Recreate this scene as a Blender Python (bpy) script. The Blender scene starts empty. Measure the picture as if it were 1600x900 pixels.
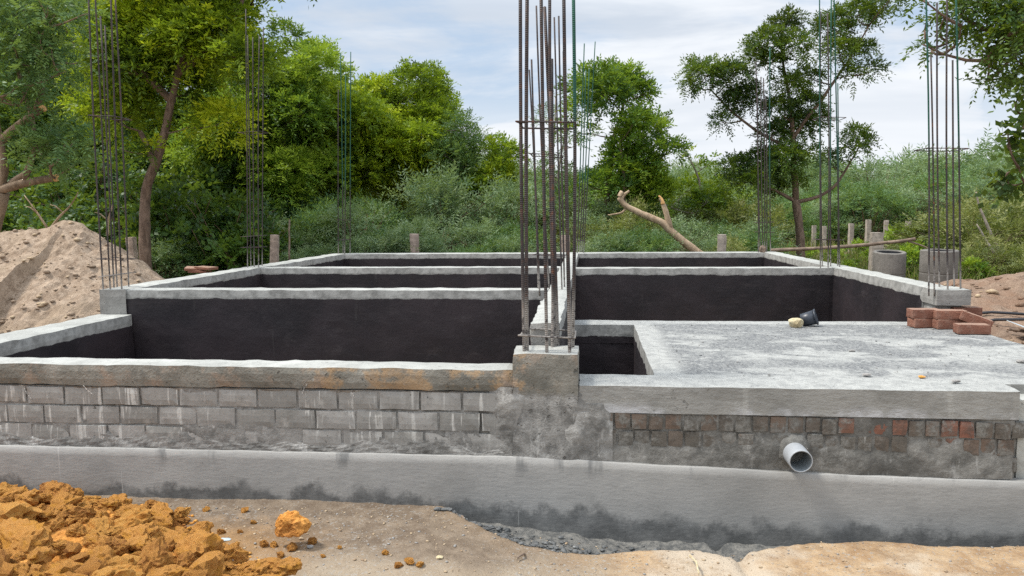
import bpy, math, random
import numpy as np
from mathutils import Matrix, Vector
random.seed(7)
rng = np.random.default_rng(11)
scene = bpy.context.scene
COL = scene.collection

# ------------------------------------------------------------------ camera
FPX, CZ = 1164.0, 1.55
yaw, pit, rol = math.atan(120/FPX), math.atan(114/FPX), 0.009
Fv = np.array([-math.sin(yaw)*math.cos(pit), math.cos(yaw)*math.cos(pit), -math.sin(pit)])
R0 = np.array([math.cos(yaw), math.sin(yaw), 0.0]); U0 = np.cross(R0, Fv)
Rv = R0*math.cos(rol) - U0*math.sin(rol)
Uv = U0*math.cos(rol) + R0*math.sin(rol)
CAMP = np.array([0, 0, CZ])
cam = bpy.data.cameras.new('camera'); camo = bpy.data.objects.new('camera', cam); COL.objects.link(camo)
cam.sensor_width = 36; cam.lens = 36*FPX/1600; cam.clip_start = .05; cam.clip_end = 3000
camo.matrix_world = Matrix(((Rv[0], Uv[0], -Fv[0], 0), (Rv[1], Uv[1], -Fv[1], 0), (Rv[2], Uv[2], -Fv[2], CZ), (0, 0, 0, 1)))
scene.camera = camo

def at(px, py, Y):          # survey point: sight line of the photograph met with the plane y = Y
    d = Fv + Rv*(px-800)/FPX + Uv*(450-py)/FPX
    return CAMP + d*Y/d[1]
def onz(px, py, z):
    d = Fv + Rv*(px-800)/FPX + Uv*(450-py)/FPX
    return CAMP + d*(z-CZ)/d[2]

# ------------------------------------------------------------------ noise
def _h(i, j, k, s):
    n = (i*374761393 + j*668265263 + k*1274126177 + s*974711) & 0xffffffff
    n = ((n ^ (n >> 13))*1274126177) & 0xffffffff
    n = ((n ^ (n >> 16))*2246822519) & 0xffffffff
    return ((n ^ (n >> 15)) & 0xffff)/65535.0
def vnoise(p, s=0):
    p = np.asarray(p, float); f = np.floor(p).astype(np.int64); t = p-f; t = t*t*(3-2*t)
    x, y, z = f[:, 0], f[:, 1], f[:, 2]; u, v, w = t[:, 0], t[:, 1], t[:, 2]
    def L(a, b, q): return a+(b-a)*q
    return L(L(L(_h(x, y, z, s), _h(x+1, y, z, s), u), L(_h(x, y+1, z, s), _h(x+1, y+1, z, s), u), v),
             L(L(_h(x, y, z+1, s), _h(x+1, y, z+1, s), u), L(_h(x, y+1, z+1, s), _h(x+1, y+1, z+1, s), u), v), w)*2-1
def fbm(p, o=4, s=0, g=.5):
    p = np.asarray(p, float); a, r, n = 1.0, 0, 0
    for i in range(o):
        r = r+a*vnoise(p*2**i+17.3*i, s+i); n += a; a *= g
    return r/n
def smooth(e0, e1, x):
    t = np.clip((np.asarray(x, float)-e0)/(e1-e0), 0, 1); return t*t*(3-2*t)

# ------------------------------------------------------------------ objects
def tag(o, label=None, cat=None, group=None, kind=None):
    if label: o['label'] = label
    if cat: o['category'] = cat
    if group: o['group'] = group
    if kind: o['kind'] = kind
    return o
def empty(name, loc, label, cat, group=None):
    o = bpy.data.objects.new(name, None); COL.objects.link(o); o.location = loc; o.empty_display_size = .1
    return tag(o, label, cat, group)
def link(name, me, mats, parent=None, smooth_=False):
    if not isinstance(mats, (list, tuple)): mats = [mats]
    for m in mats: me.materials.append(m)
    if smooth_: me.polygons.foreach_set('use_smooth', np.ones(len(me.polygons), bool))
    o = bpy.data.objects.new(name, me); COL.objects.link(o)
    if parent is not None:
        o.parent = parent; o.matrix_parent_inverse = Matrix.Translation(parent.location).inverted()
    return o
def copy_thing(o, loc, rot, sc):
    c = o.copy(); COL.objects.link(c); c.location = loc; c.rotation_euler = rot; c.scale = sc
    for ch in o.children:
        d = ch.copy(); COL.objects.link(d); d.parent = c; d.matrix_parent_inverse = ch.matrix_parent_inverse.copy()
    return c

class MB:
    def __init__(s): s.v = []; s.f = []; s.m = []; s.t = []; s.n = 0
    def add(s, v, f, m=0, t=0.0):
        v = np.asarray(v, float); b = s.n; s.v.append(v); s.n += len(v)
        for q in f: s.f.append(tuple(int(i)+b for i in q))
        s.m += list(m) if hasattr(m, '__len__') else [m]*len(f)
        s.t += list(t) if hasattr(t, '__len__') else [t]*len(f)
    def mesh(s, name):
        me = bpy.data.meshes.new(name); v = np.concatenate(s.v) if s.v else np.zeros((0, 3))
        me.from_pydata(v.tolist(), [], s.f); me.polygons.foreach_set('material_index', s.m)
        a = me.attributes.new('tone', 'FLOAT', 'FACE'); a.data.foreach_set('value', np.array(s.t, np.float32))
        me.update(); return me
    def build(s, name, mats, parent=None, smooth_=False): return link(name, s.mesh(name), mats, parent, smooth_)
    def tube(s, pts, r, sides=7, m=0, t=0.0, cap=True, wob=0.0, sd=0):
        P = np.asarray(pts, float); n = len(P)
        r = np.full(n, r) if np.isscalar(r) else np.asarray(r, float)
        T = np.gradient(P, axis=0); T /= np.linalg.norm(T, axis=1)[:, None]+1e-9
        ref = np.array([0, 0, 1.]) if abs(T[:, 2]).mean() < .8 else np.array([1., 0, 0])
        A = np.cross(T, ref); A /= np.linalg.norm(A, axis=1)[:, None]+1e-9; B = np.cross(T, A)
        an = np.arange(sides)*2*math.pi/sides
        V = P[:, None]+r[:, None, None]*(np.cos(an)[None, :, None]*A[:, None]+np.sin(an)[None, :, None]*B[:, None])
        V = V.reshape(-1, 3)
        if wob:
            nn = fbm(V*(.5/np.repeat(r, sides).mean()), 3, sd); c = np.repeat(P, sides, 0); V = c+(V-c)*(1+wob*nn)[:, None]
        f = [(i*sides+k, i*sides+(k+1) % sides, (i+1)*sides+(k+1) % sides, (i+1)*sides+k) for i in range(n-1) for k in range(sides)]
        if cap: f += [tuple(range(sides))[::-1], tuple((n-1)*sides+k for k in range(sides))]
        s.add(V, f, m, t)
    def rough(s, lo, hi, step=.06, amp=.005, edge=.006, freq=7, mats=None, sd=0, keep=()):
        """box with worn, uneven surfaces; mats: face name -> slot"""
        lo = np.array(lo, float); hi = np.array(hi, float); mats = mats or {}
        N = np.maximum(1, np.round((hi-lo)/step)).astype(int); idx = {}; co = []; rim = []
        def vid(i, j, k):
            q = (i, j, k)
            if q not in idx:
                idx[q] = len(co); co.append(lo+(hi-lo)*np.array(q)/N)
                rim.append([(-1 if q[a] == N[a] else 1 if q[a] == 0 else 0) for a in range(3)])
            return idx[q]
        F = []; M = []
        for ax, nm in ((0, 'x'), (1, 'y'), (2, 'z')):
            a, b = [(1, 2), (2, 0), (0, 1)][ax]
            for side in (0, 1):
                key = nm+'-+'[side]
                if key in keep: continue
                for i in range(N[a]):
                    for j in range(N[b]):
                        q = []
                        for da, db in ((0, 0), (1, 0), (1, 1), (0, 1)):
                            t = [0, 0, 0]; t[ax] = N[ax]*side; t[a] = i+da; t[b] = j+db; q.append(vid(*t))
                        F.append(q if side else q[::-1]); M.append(mats.get(key, 0))
        co = np.array(co); rim = np.array(rim, float); cnt = np.abs(rim).sum(1)
        w = np.where(cnt >= 2, 1.0, 0.0)*(edge*(.7+.9*fbm(co*9, 3, sd+5)))
        d = np.stack([fbm(co*freq, 3, sd), fbm(co*freq+31, 3, sd+1), fbm(co*freq+67, 3, sd+2)], 1)*amp
        s.add(co+rim*w[:, None]+d, F, M)

def cells(mb, xs, ys, inside, z0, z1, zfun=None, nz=3, top=0, side=1, sidefn=None):
    """extrude the grid cells for which inside(x, y) holds: a slab with holes"""
    nx, ny = len(xs), len(ys); keep = np.zeros((nx-1, ny-1), bool)
    for i in range(nx-1):
        for j in range(ny-1): keep[i, j] = inside((xs[i]+xs[i+1])/2, (ys[j]+ys[j+1])/2)
    X, Y = np.meshgrid(xs, ys, indexing='ij'); Z = np.full_like(X, z1)
    if zfun is not None: Z = zfun(X, Y)
    V = [np.stack([X.ravel(), Y.ravel(), Z.ravel()], 1)]
    for k in range(1, nz+1):
        t = k/nz; V.append(np.stack([X.ravel(), Y.ravel(), (Z*(1-t)+z0*t).ravel()], 1))
    V = np.concatenate(V); n = nx*ny; I = lambda i, j, k: k*n+i*ny+j
    d = np.stack([fbm(V*8, 3, 3), fbm(V*8+9, 3, 4), 0*V[:, 0]], 1)*.006; V = V+d
    f = []; m = []
    g = lambda i, j: 0 <= i < nx-1 and 0 <= j < ny-1 and keep[i, j]
    for i in range(nx-1):
        for j in range(ny-1):
            if not keep[i, j]: continue
            f.append((I(i, j, 0), I(i+1, j, 0), I(i+1, j+1, 0), I(i, j+1, 0))); m.append(top)
            for di, dj, a, b in ((-1, 0, (i, j+1), (i, j)), (1, 0, (i+1, j), (i+1, j+1)), (0, -1, (i, j), (i+1, j)), (0, 1, (i+1, j+1), (i, j+1))):
                if not g(i+di, j+dj):
                    for k in range(nz):
                        f.append((I(*a, k), I(*a, k+1), I(*b, k+1), I(*b, k))); m.append(side)
    mb.add(V, f, m)

def ico(sub):
    import bmesh
    bm = bmesh.new(); bmesh.ops.create_icosphere(bm, subdivisions=sub, radius=1)
    v = np.array([x.co[:] for x in bm.verts]); f = [[q.index for q in p.verts] for p in bm.faces]; bm.free(); return v, f
ICO = {k: ico(k) for k in (1, 2, 3, 4)}
def rock_verts(sub, sd, rough=.35, flat=.75, cut=5):
    v, f = ICO[sub]; v = v.copy(); r = np.random.default_rng(sd)
    for _ in range(cut):                        # broken facets
        n = r.normal(size=3); n /= np.linalg.norm(n); h = r.uniform(.55, .85); d = v@n
        v = v-np.where(d > h, d-h, 0)[:, None]*n*.85
    v = v*(1+rough*.5*fbm(v*1.3, 2, sd)+rough*.35*fbm(v*4, 3, sd+3)+rough*.16*fbm(v*11, 2, sd+9))[:, None]
    return v*np.array([1, r.uniform(.75, 1), flat*r.uniform(.85, 1.1)]), f

# ------------------------------------------------------------------ materials
class G:
    def __init__(s, name):
        s.mat = bpy.data.materials.new(name); s.mat.use_nodes = True; s.t = s.mat.node_tree; s.t.nodes.clear()
        s.out = s.t.nodes.new('ShaderNodeOutputMaterial'); s.geo = None; s.tc = None
    def n(s, typ, ins=None, **props):
        nd = s.t.nodes.new('ShaderNode'+typ)
        for k, v in props.items(): setattr(nd, k, v)
        for k, v in (ins or {}).items(): s.set(nd.inputs[k], v)
        return nd
    def set(s, sock, v):
        if isinstance(v, bpy.types.NodeSocket): s.t.links.new(v, sock)
        elif hasattr(v, '__len__') and sock.type == 'RGBA' and len(v) == 3: sock.default_value = (*v, 1)
        else: sock.default_value = v
    def pos(s):
        if not s.geo: s.geo = s.n('NewGeometry')
        return s.geo.outputs['Position']
    def nrm(s): s.pos(); return s.geo.outputs['Normal']
    def obj(s):
        if not s.tc: s.tc = s.n('TexCoord')
        return s.tc.outputs['Object']
    def vm(s, op, a, b=None):
        nd = s.n('VectorMath', operation=op); s.set(nd.inputs[0], a)
        if b is not None: s.set(nd.inputs[1], b)
        return nd.outputs[0]
    def m(s, op, a, b=None, c=None, clamp=False):
        nd = s.n('Math', operation=op, use_clamp=clamp); s.set(nd.inputs[0], a)
        if b is not None: s.set(nd.inputs[1], b)
        if c is not None: s.set(nd.inputs[2], c)
        return nd.outputs[0]
    def noise(s, vec, scale, detail=4, rough=.55, dist=0):
        return s.n('TexNoise', {'Vector': vec, 'Scale': scale, 'Detail': detail, 'Roughness': rough, 'Distortion': dist}).outputs['Fac']
    def step(s, x, a, b, lo=0.0, hi=1.0):
        return s.n('MapRange', {'Value': x, 'From Min': a, 'From Max': b, 'To Min': lo, 'To Max': hi}, interpolation_type='SMOOTHSTEP').outputs[0]
    def mix(s, f, a, b):
        nd = s.n('Mix', data_type='RGBA'); s.set(nd.inputs[0], f); s.set(nd.inputs[6], a); s.set(nd.inputs[7], b); return nd.outputs[2]
    def xyz(s, v):
        nd = s.n('SeparateXYZ', {0: v}); return nd.outputs
    def attr(s, name): return s.n('Attribute', attribute_name=name).outputs['Fac']
    def bump(s, h, strength=.4, dist=.01, nrm=None):
        d = {'Height': h, 'Strength': strength, 'Distance': dist}
        if nrm is not None: d['Normal'] = nrm
        return s.n('Bump', d).outputs[0]
    def finish(s, col, rough=.85, nrm=None, spec=.3, metal=0.0):
        d = {'Base Color': col, 'Roughness': rough, 'Specular IOR Level': spec, 'Metallic': metal}
        if nrm is not None: d['Normal'] = nrm
        b = s.n('BsdfPrincipled', d); s.t.links.new(b.outputs[0], s.out.inputs[0]); return s.mat

def concrete(name, base, vari=.35, warm=0.0, topgrit=False, streak=.0):
    g = G(name); p = g.pos()
    n1 = g.noise(p, 1.7, 5, .6); n2 = g.noise(p, 11, 5, .65); n3 = g.noise(p, 70, 3, .6)
    c = np.array(base)
    col = g.mix(g.step(n1, .3, .7), c*(1-vari), c*(1+vari*.6))
    col = g.mix(g.step(n2, .42, .68, 0, .5), col, c*.62)
    if warm: col = g.mix(g.step(g.noise(g.vm('ADD', p, (7, 3, 1)), 2.6, 5, .65), .5, .68, 0, warm), col, (.34, .24, .14))
    if streak:
        q = g.vm('MULTIPLY', p, (34, 34, 2.2)); col = g.mix(g.step(g.noise(q, 1, 3), .6, .72, 0, streak), col, c*1.9)
    h = g.m('ADD', g.m('MULTIPLY', n2, 1.0), g.m('MULTIPLY', n3, .5))
    pits = g.step(g.noise(p, 46, 2, .5), .66, .74)
    col = g.mix(g.m('MULTIPLY', pits, .55), col, c*.35)
    return g.finish(col, .9, g.bump(g.m('SUBTRACT', h, g.m('MULTIPLY', pits, .5)), .55, .012))

M = {}
M['beam_face'] = concrete('beam_face', (.27, .265, .25), .3)
M['beam_warm'] = None
M['screed_top'] = concrete('screed_top', (.385, .39, .365), .2)
M['ring'] = concrete('ring_concrete', (.17, .16, .145), .35)

def m_frontbeam(lower=False):
    g = G('stained_column' if lower else 'stained_beam'); p = g.pos(); x, y, z = g.xyz(p)[:3]
    n1 = g.noise(p, 3, 6, .65); n2 = g.noise(p, 14, 5, .65); n3 = g.noise(p, 80, 3)
    col = g.mix(g.step(n1, .35, .65), (.15, .145, .125), (.26, .25, .22))
    col = g.mix(g.step(n2, .5, .7, 0, .5), col, (.1, .1, .09))
    # clay wash left on the beam between the middle blocks and the column
    band = g.m('MULTIPLY', g.step(x, -1.68, -1.55), g.step(x, -.12, -.35))
    patch = g.step(g.m('ADD', g.noise(g.vm('ADD', p, (3.1, 0, 5)), 4.2, 6, .7), g.m('MULTIPLY', band, .07)), .53, .62)
    col = g.mix(g.m('MULTIPLY', g.m('MULTIPLY', patch, band), g.step(n2, .25, .6, .25, .85)), col, (.36, .245, .14))
    pk = g.step(g.noise(g.vm('ADD', p, (9, 2, 0)), 5, 5, .7), .53, .66, 0, .55)
    col = g.mix(pk, col, (.33, .25, .19))
    w = g.step(g.noise(g.vm('ADD', p, (1, 0, 9)), 13, 5, .7), .64, .74, 0, .5); col = g.mix(w, col, (.5, .5, .47))
    if lower:
        kz = g.step(g.m('ADD', z, g.m('MULTIPLY', g.m('SUBTRACT', n1, .5), .22)), .56, .52); rc = g.mix(g.step(n2, .35, .65), (.15, .148, .14), (.29, .285, .27)); ws = g.step(g.noise(g.vm('MULTIPLY', p, (16, 16, 6)), 1, 5, .7), .54, .68, 0, .75); col = g.mix(kz, col, g.mix(ws, rc, (.46, .46, .44)))
    pits = g.step(g.noise(p, 30, 3, .6), .64, .72); col = g.mix(g.m('MULTIPLY', pits, .6), col, (.05, .05, .045))
    return g.finish(col, .92, g.bump(g.m('SUBTRACT', g.m('ADD', n2, g.m('MULTIPLY', n3, .5)), pits), .7, .014))
M['stained'] = m_frontbeam()
M['stained_column'] = m_frontbeam(True)

def m_beam_right():
    g = G('grey_beam'); p = g.pos(); z = g.xyz(p)[2]
    n1 = g.noise(p, 2.2, 5, .6); n2 = g.noise(g.vm('MULTIPLY', p, (1, 1, 3)), 12, 5, .65); n3 = g.noise(p, 90, 3)
    col = g.mix(g.step(n1, .35, .65), (.2, .198, .185), (.29, .287, .27))
    col = g.mix(g.step(n2, .5, .72, 0, .45), col, (.15, .148, .14))
    eff = g.m('MULTIPLY', g.step(z, .52, .455), g.step(g.noise(p, 3.3, 4, .6), .42, .6))
    col = g.mix(g.m('MULTIPLY', eff, .75), col, (.47, .48, .5))
    v = g.step(g.noise(g.vm('MULTIPLY', p, (9, 9, .6)), 1, 3), .62, .7, 0, .45); col = g.mix(v, col, (.45, .45, .42))
    pits = g.m('MULTIPLY', g.step(g.noise(p, 38, 3, .6), .62, .7), g.step(g.noise(p, 4, 2), .45, .6))
    col = g.mix(g.m('MULTIPLY', pits, .7), col, (.05, .05, .05))
    return g.finish(col, .9, g.bump(g.m('SUBTRACT', g.m('ADD', n2, g.m('MULTIPLY', n3, .4)), pits), .6, .012))
M['grey_beam'] = m_beam_right()

def m_painted(name, zedge, wob=.02):
    """grey concrete band above, black bitumen coat below a ragged brush line"""
    g = G(name); p = g.pos(); z = g.xyz(p)[2]
    n = g.noise(g.vm('MULTIPLY', p, (1, 1, .4)), 5, 5, .6); n2 = g.noise(p, 14, 5, .65); n3 = g.noise(p, 1.3, 5, .6)
    e = g.m('ADD', z, g.m('MULTIPLY', g.m('SUBTRACT', n, .5), wob*2.4))
    k = g.step(e, zedge-.004, zedge+.004)
    grey = g.mix(g.step(n2, .35, .7), (.33, .33, .315), (.2, .2, .19))
    blk = g.mix(g.step(n3, .35, .7), (.0135, .0115, .0145), (.031, .0235, .0275))
    br = g.noise(g.vm('MULTIPLY', p, (2.2, 2.2, 14)), 1.6, 5, .7); blk = g.mix(g.step(br, .52, .66, 0, .5), blk, (.034, .028, .031)); sc = g.step(g.noise(g.vm('MULTIPLY', p, (1, 1, 1.6)), 4, 7, .8), .54, .72, 0, .6); blk = g.mix(sc, blk, (.056, .048, .051)); dr = g.step(g.noise(g.vm('MULTIPLY', p, (22, 22, .9)), 1, 3, .6), .66, .74, 0, .35); blk = g.mix(dr, blk, (.07, .066, .064))
    col = g.mix(k, blk, grey)
    r = g.m('ADD', g.m('MULTIPLY', k, .3), g.m('ADD', .52, g.m('MULTIPLY', n2, .16)))
    return g.finish(col, r, g.bump(g.m('ADD', n2, g.m('MULTIPLY', g.noise(p, 60, 3), .4)), .35, .01), .35)
ZU, ZL, ZS = .914, .69, .61
M['wall_upper'] = m_painted('wall_upper', ZU-.088)
M['wall_low'] = m_painted('wall_low', ZL-.10)
M['wall_pit'] = m_painted('wall_pit', ZS-.10, .03)

def m_blocks():
    g = G('ash_block'); p = g.pos(); t = g.attr('tone')
    n1 = g.noise(p, 9, 5, .65); n2 = g.noise(p, 55, 4, .65)
    col = g.mix(t, (.225, .222, .208), (.315, .31, .295)); col = g.mix(g.step(n1, .48, .72, 0, .5), col, (.16, .155, .14))
    st = g.noise(g.vm('MULTIPLY', p, (26, 26, 2.0)), 1, 3, .6)
    st2 = g.step(g.noise(g.vm('MULTIPLY', p, (60, 60, 5)), 1, 4, .7), .58, .7); st = g.m('MULTIPLY', g.step(st, .57, .66), g.step(g.noise(p, 1.9, 3), .34, .52)); col = g.mix(g.m('MULTIPLY', st2, .3), col, (.42, .42, .4))
    col = g.mix(g.m('MULTIPLY', st, .75), col, (.58, .58, .55)); col = g.mix(g.step(n2, .56, .7, 0, .4), col, (.13, .128, .118))
    sm = g.step(g.noise(g.vm('ADD', p, (4, 4, 4)), 6, 5, .7), .56, .7, 0, .6); col = g.mix(sm, col, (.42, .415, .39))
    pits = g.step(g.noise(p, 30, 2, .5), .7, .76); col = g.mix(g.m('MULTIPLY', pits, .7), col, (.04, .04, .035))
    return g.finish(col, .9, g.bump(g.m('SUBTRACT', g.m('ADD', n1, g.m('MULTIPLY', n2, .5)), pits), .45, .008))
M['block'] = m_blocks()

def m_mortar(name, a, b, white=.0, dark=.0):
    g = G(name); p = g.pos(); n1 = g.noise(p, 6, 6, .7); n2 = g.noise(p, 40, 4, .7)
    col = g.mix(g.step(n1, .35, .65), a, b)
    if white:
        w = g.step(g.noise(g.vm('MULTIPLY', p, (13, 13, 5)), 1, 5, .7), .56, .7, 0, white); col = g.mix(w, col, (.5, .5, .48))
    if dark:
        w = g.step(g.noise(g.vm('ADD', p, (5, 1, 2)), 5, 5, .7), .5, .66, 0, dark); col = g.mix(w, col, (.07, .07, .066))
    return g.finish(col, .93, g.bump(g.m('ADD', n1, g.m('MULTIPLY', n2, .8)), .8, .012))
M['mortar'] = m_mortar('dark_mortar', (.10, .098, .09), (.21, .205, .19), .35, .45)
M['render'] = m_mortar('rough_render', (.15, .148, .14), (.30, .295, .28), .75, .6)

def m_redbrick():
    g = G('smeared_brick'); p = g.pos(); t = g.attr('tone')
    n1 = g.noise(p, 16, 5, .7); n2 = g.noise(p, 60, 4, .7)
    col = g.mix(g.step(t, .0, .55), (.115, .105, .09), (.16, .115, .088)); col = g.mix(g.step(t, .55, 1.0), col, (.21, .095, .066))
    col = g.mix(g.step(n1, .42, .66, 0, .65), col, (.07, .066, .058))
    sm = g.step(g.m('SUBTRACT', g.noise(g.vm('ADD', p, (2, 8, 3)), 7, 6, .72), g.m('MULTIPLY', t, .07)), .45, .56, 0, .92)
    col = g.mix(sm, col, g.mix(g.step(n2, .4, .65), (.2, .195, .18), (.12, .117, .105)))
    st = g.step(g.noise(g.vm('MULTIPLY', p, (30, 30, 4)), 1, 4, .7), .62, .72, 0, .5); col = g.mix(st, col, (.42, .42, .4))
    return g.finish(col, .92, g.bump(g.m('ADD', n1, g.m('MULTIPLY', n2, .6)), .7, .01))
M['redbrick'] = m_redbrick()

def m_base():
    """smooth cement plaster, still damp along its foot"""
    g = G('base_plaster'); p = g.pos(); x, y, z = g.xyz(p)[:3]
    n1 = g.noise(p, 1.6, 5, .6); n2 = g.noise(g.vm('MULTIPLY', p, (1, 1, 3)), 20, 4, .6); n3 = g.noise(g.vm('MULTIPLY', p, (1.0, 1, .8)), 4.2, 8, .66)
    col = g.mix(g.step(n1, .3, .7), (.255, .253, .242), (.385, .38, .362))
    col = g.mix(g.step(n2, .5, .75, 0, .25), col, (.19, .195, .195))
    # damp: climbs higher to the right, where the foot is deeper
    foot = g.m('ADD', -.06, g.m('MULTIPLY', g.step(x, -1.6, .9), -.10))
    mark = g.noise(g.vm('MULTIPLY', p, (3, 3, 46)), 1.5, 4, .7); col = g.mix(g.step(mark, .52, .7, 0, .28), col, (.20, .2, .195)); fine = g.noise(p, 120, 3, .7); col = g.mix(g.step(fine, .54, .7, 0, .35), col, (.19, .19, .185)); col = g.mix(g.step(g.noise(p, 3.2, 6, .7), .5, .66, 0, .4), col, (.24, .24, .235))
    lev = g.m('ADD', foot, g.m('MULTIPLY', g.m('SUBTRACT', n3, .5), .42))
    damp = g.step(g.m('SUBTRACT', z, lev), .04, -.035); damp = g.m('MULTIPLY', damp, g.step(g.noise(p, 14, 5, .7), .2, .5, .6, 1))
    dc = g.mix(g.step(g.noise(p, 9, 5, .7), .35, .7), (.082, .085, .085), (.165, .168, .165))
    col = g.mix(g.m('MULTIPLY', damp, .9), col, dc)
    up = g.m('MULTIPLY', g.step(z, .06, .16), g.step(g.noise(g.vm('MULTIPLY', p, (1, 1, .2)), 6, 4, .6), .57, .68)); col = g.mix(g.m('MULTIPLY', up, .6), col, (.09, .095, .098))
    st = g.m('MULTIPLY', g.step(g.noise(g.vm('MULTIPLY', p, (40, 40, 1.2)), 1, 2), .71, .75), g.step(n1, .5, .6)); col = g.mix(g.m('MULTIPLY', st, .5), col, (.5, .5, .48))
    sp = g.step(g.noise(p, 24, 3, .6), .7, .74, 0, .6); col = g.mix(sp, col, (.09, .09, .088))
    r = g.m('SUBTRACT', .85, g.m('MULTIPLY', damp, .25))
    return g.finish(col, r, g.bump(g.m('ADD', n2, g.m('MULTIPLY', g.noise(p, 90, 2), .3)), .25, .008))
M['base'] = m_base()

def m_slab():
    g = G('slab_top'); p = g.pos(); x, y, z = g.xyz(p)[:3]
    q = g.vm('MULTIPLY', p, (.8, 1.25, 1)); n1 = g.noise(q, 2.6, 6, .68, .6); n2 = g.noise(p, 16, 5, .7); n3 = g.noise(p, 95, 3, .7)
    white = g.mix(g.step(n2, .35, .7), (.40, .405, .385), (.28, .285, .275))
    grit = g.mix(g.step(n3, .35, .65), (.085, .09, .095), (.235, .24, .24))
    k = g.step(n1, .43, .56)
    fr = g.m('MULTIPLY', g.step(y, 4.58, 4.68), g.step(y, 4.95, 4.75)); k = g.m('MAXIMUM', k, g.m('MULTIPLY', fr, .75))
    fb = g.m('MULTIPLY', g.step(y, 5.7, 6.1), g.step(y, 6.55, 6.4)); k = g.m('MAXIMUM', k, g.m('MULTIPLY', fb, g.step(n2, .2, .55)))
    edge = g.m('MAXIMUM', g.step(y, 4.46, 4.36), g.m('MAXIMUM', g.step(y, 6.42, 6.5), g.step(x, .62, .5)))
    k = g.m('MULTIPLY', k, g.m('SUBTRACT', 1, edge)); k = g.m('MULTIPLY', k, g.step(g.noise(p, 45, 4, .75), .38, .55, .35, 1))
    col = g.mix(k, white, grit)
    sp = g.step(g.noise(p, 60, 3, .7), .58, .68, 0, .7); col = g.mix(sp, col, (.14, .145, .15))
    return g.finish(col, .95, g.bump(g.m('ADD', n2, g.m('MULTIPLY', n3, .9)), .8, .012))
M['slab'] = m_slab()

def m_ground():
    g = G('earth'); p = g.pos(); x, y, z = g.xyz(p)[:3]
    n1 = g.noise(p, 1.5, 6, .62); n2 = g.noise(p, 9, 6, .7); n3 = g.noise(p, 75, 3, .7)
    tan = g.mix(g.step(n2, .35, .68), (.42, .30, .18), (.27, .17, .092)); tan = g.mix(g.step(n1, .46, .62, 0, .8), tan, (.46, .395, .31)); tan = g.mix(g.step(g.noise(g.vm('ADD', p, (8, 1, 0)), 4, 6, .72), .52, .66, 0, .6), tan, (.24, .155, .085))
    brn = g.mix(g.step(n2, .35, .7), (.135, .10, .07), (.235, .185, .135))
    w = g.m('ADD', x, g.m('MULTIPLY', g.m('SUBTRACT', n1, .5), 1.2))
    w = g.m('SUBTRACT', w, g.m('MULTIPLY', g.m('SUBTRACT', 3.45, y), 1.15))
    col = g.mix(g.step(w, -.45, .4), brn, tan)
    near = g.step(g.m('ADD', y, g.m('MULTIPLY', g.m('SUBTRACT', n1, .5), .9)), 3.55, 3.25); col = g.mix(g.m('MULTIPLY', near, .6), col, g.mix(g.step(n2, .35, .65), (.42, .35, .26), (.29, .225, .155)))
    lat = g.m('MULTIPLY', g.step(g.m('ADD', x, g.m('MULTIPLY', n1, .9)), -.75, -1.4), g.step(g.m('SUBTRACT', y, g.m('MULTIPLY', n2, .5)), 3.65, 3.2)); col = g.mix(g.m('MULTIPLY', lat, .65), col, (.33, .175, .055))
    far = g.step(y, 10, 14); gr = g.mix(g.step(g.noise(p, .5, 5, .6), .45, .6), (.26, .17, .10), (.12, .13, .045)); col = g.mix(far, col, gr)
    gv = g.step(g.noise(p, 55, 3, .6), .56, .66, 0, .75); col = g.mix(g.m('MULTIPLY', gv, g.step(n1, .62, .4)), col, (.3, .29, .27))
    dk = g.step(g.noise(g.vm('ADD', p, (3, 3, 3)), 62, 3, .6), .63, .7, 0, .6); col = g.mix(dk, col, (.1, .07, .045))
    # wet grey slurry in the trench by the wall
    tr = g.attr('tone'); col = g.mix(g.step(g.m('ADD', tr, g.m('SUBTRACT', n2, .5)), .35, .65), col, g.mix(g.step(g.noise(p, 22, 5, .75), .35, .65), (.075, .078, .078), (.19, .185, .17)))
    return g.finish(col, .95, g.bump(g.m('ADD', n2, g.m('MULTIPLY', n3, .7)), .9, .014))
M['earth'] = m_ground()

def m_soil(name, a, b, c, sc=5):
    g = G(name); p = g.obj(); n1 = g.noise(p, sc*.3, 5, .65); n2 = g.noise(p, sc*2, 6, .72); n3 = g.noise(p, sc*12, 3, .7)
    col = g.mix(g.step(n2, .35, .65), a, b); col = g.mix(g.step(n1, .48, .64), col, c)
    col = g.mix(g.step(n3, .58, .7, 0, .5), col, np.array(a)*.55); col = g.mix(g.step(n3, .42, .3, 0, .5), col, np.array(b)*1.4)
    return g.finish(col, .96, g.bump(g.m('ADD', n2, g.m('MULTIPLY', n3, .8)), 1.0, .1/sc))
M['mound'] = m_soil('mound_soil', (.25, .18, .125), (.42, .325, .24), (.33, .25, .175), 6)
M['bank'] = m_soil('bank_soil', (.2, .135, .095), (.3, .215, .155), (.24, .15, .1), 5)
M['laterite'] = m_soil('laterite', (.67, .295, .06), (.72, .365, .10), (.66, .305, .045), 6)
M['laterite_red'] = m_soil('laterite_red', (.54, .23, .045), (.62, .30, .075), (.40, .165, .04), 6)
M['laterite_yellow'] = m_soil('laterite_yellow', (.68, .315, .055), (.72, .385, .11), (.64, .265, .045), 6)
M['pebble_grey'] = m_soil('pebble_grey', (.26, .25, .24), (.36, .35, .33), (.2, .19, .18), 30)
M['pebble_tan'] = m_soil('pebble_tan', (.4, .3, .19), (.5, .4, .28), (.28, .19, .12), 30)
M['cream_stone'] = m_soil('cream_stone', (.52, .43, .25), (.6, .54, .38), (.45, .35, .2), 20)
M['slurry'] = m_mortar('slurry', (.075, .08, .082), (.16, .165, .165), .4, .4)
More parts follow.
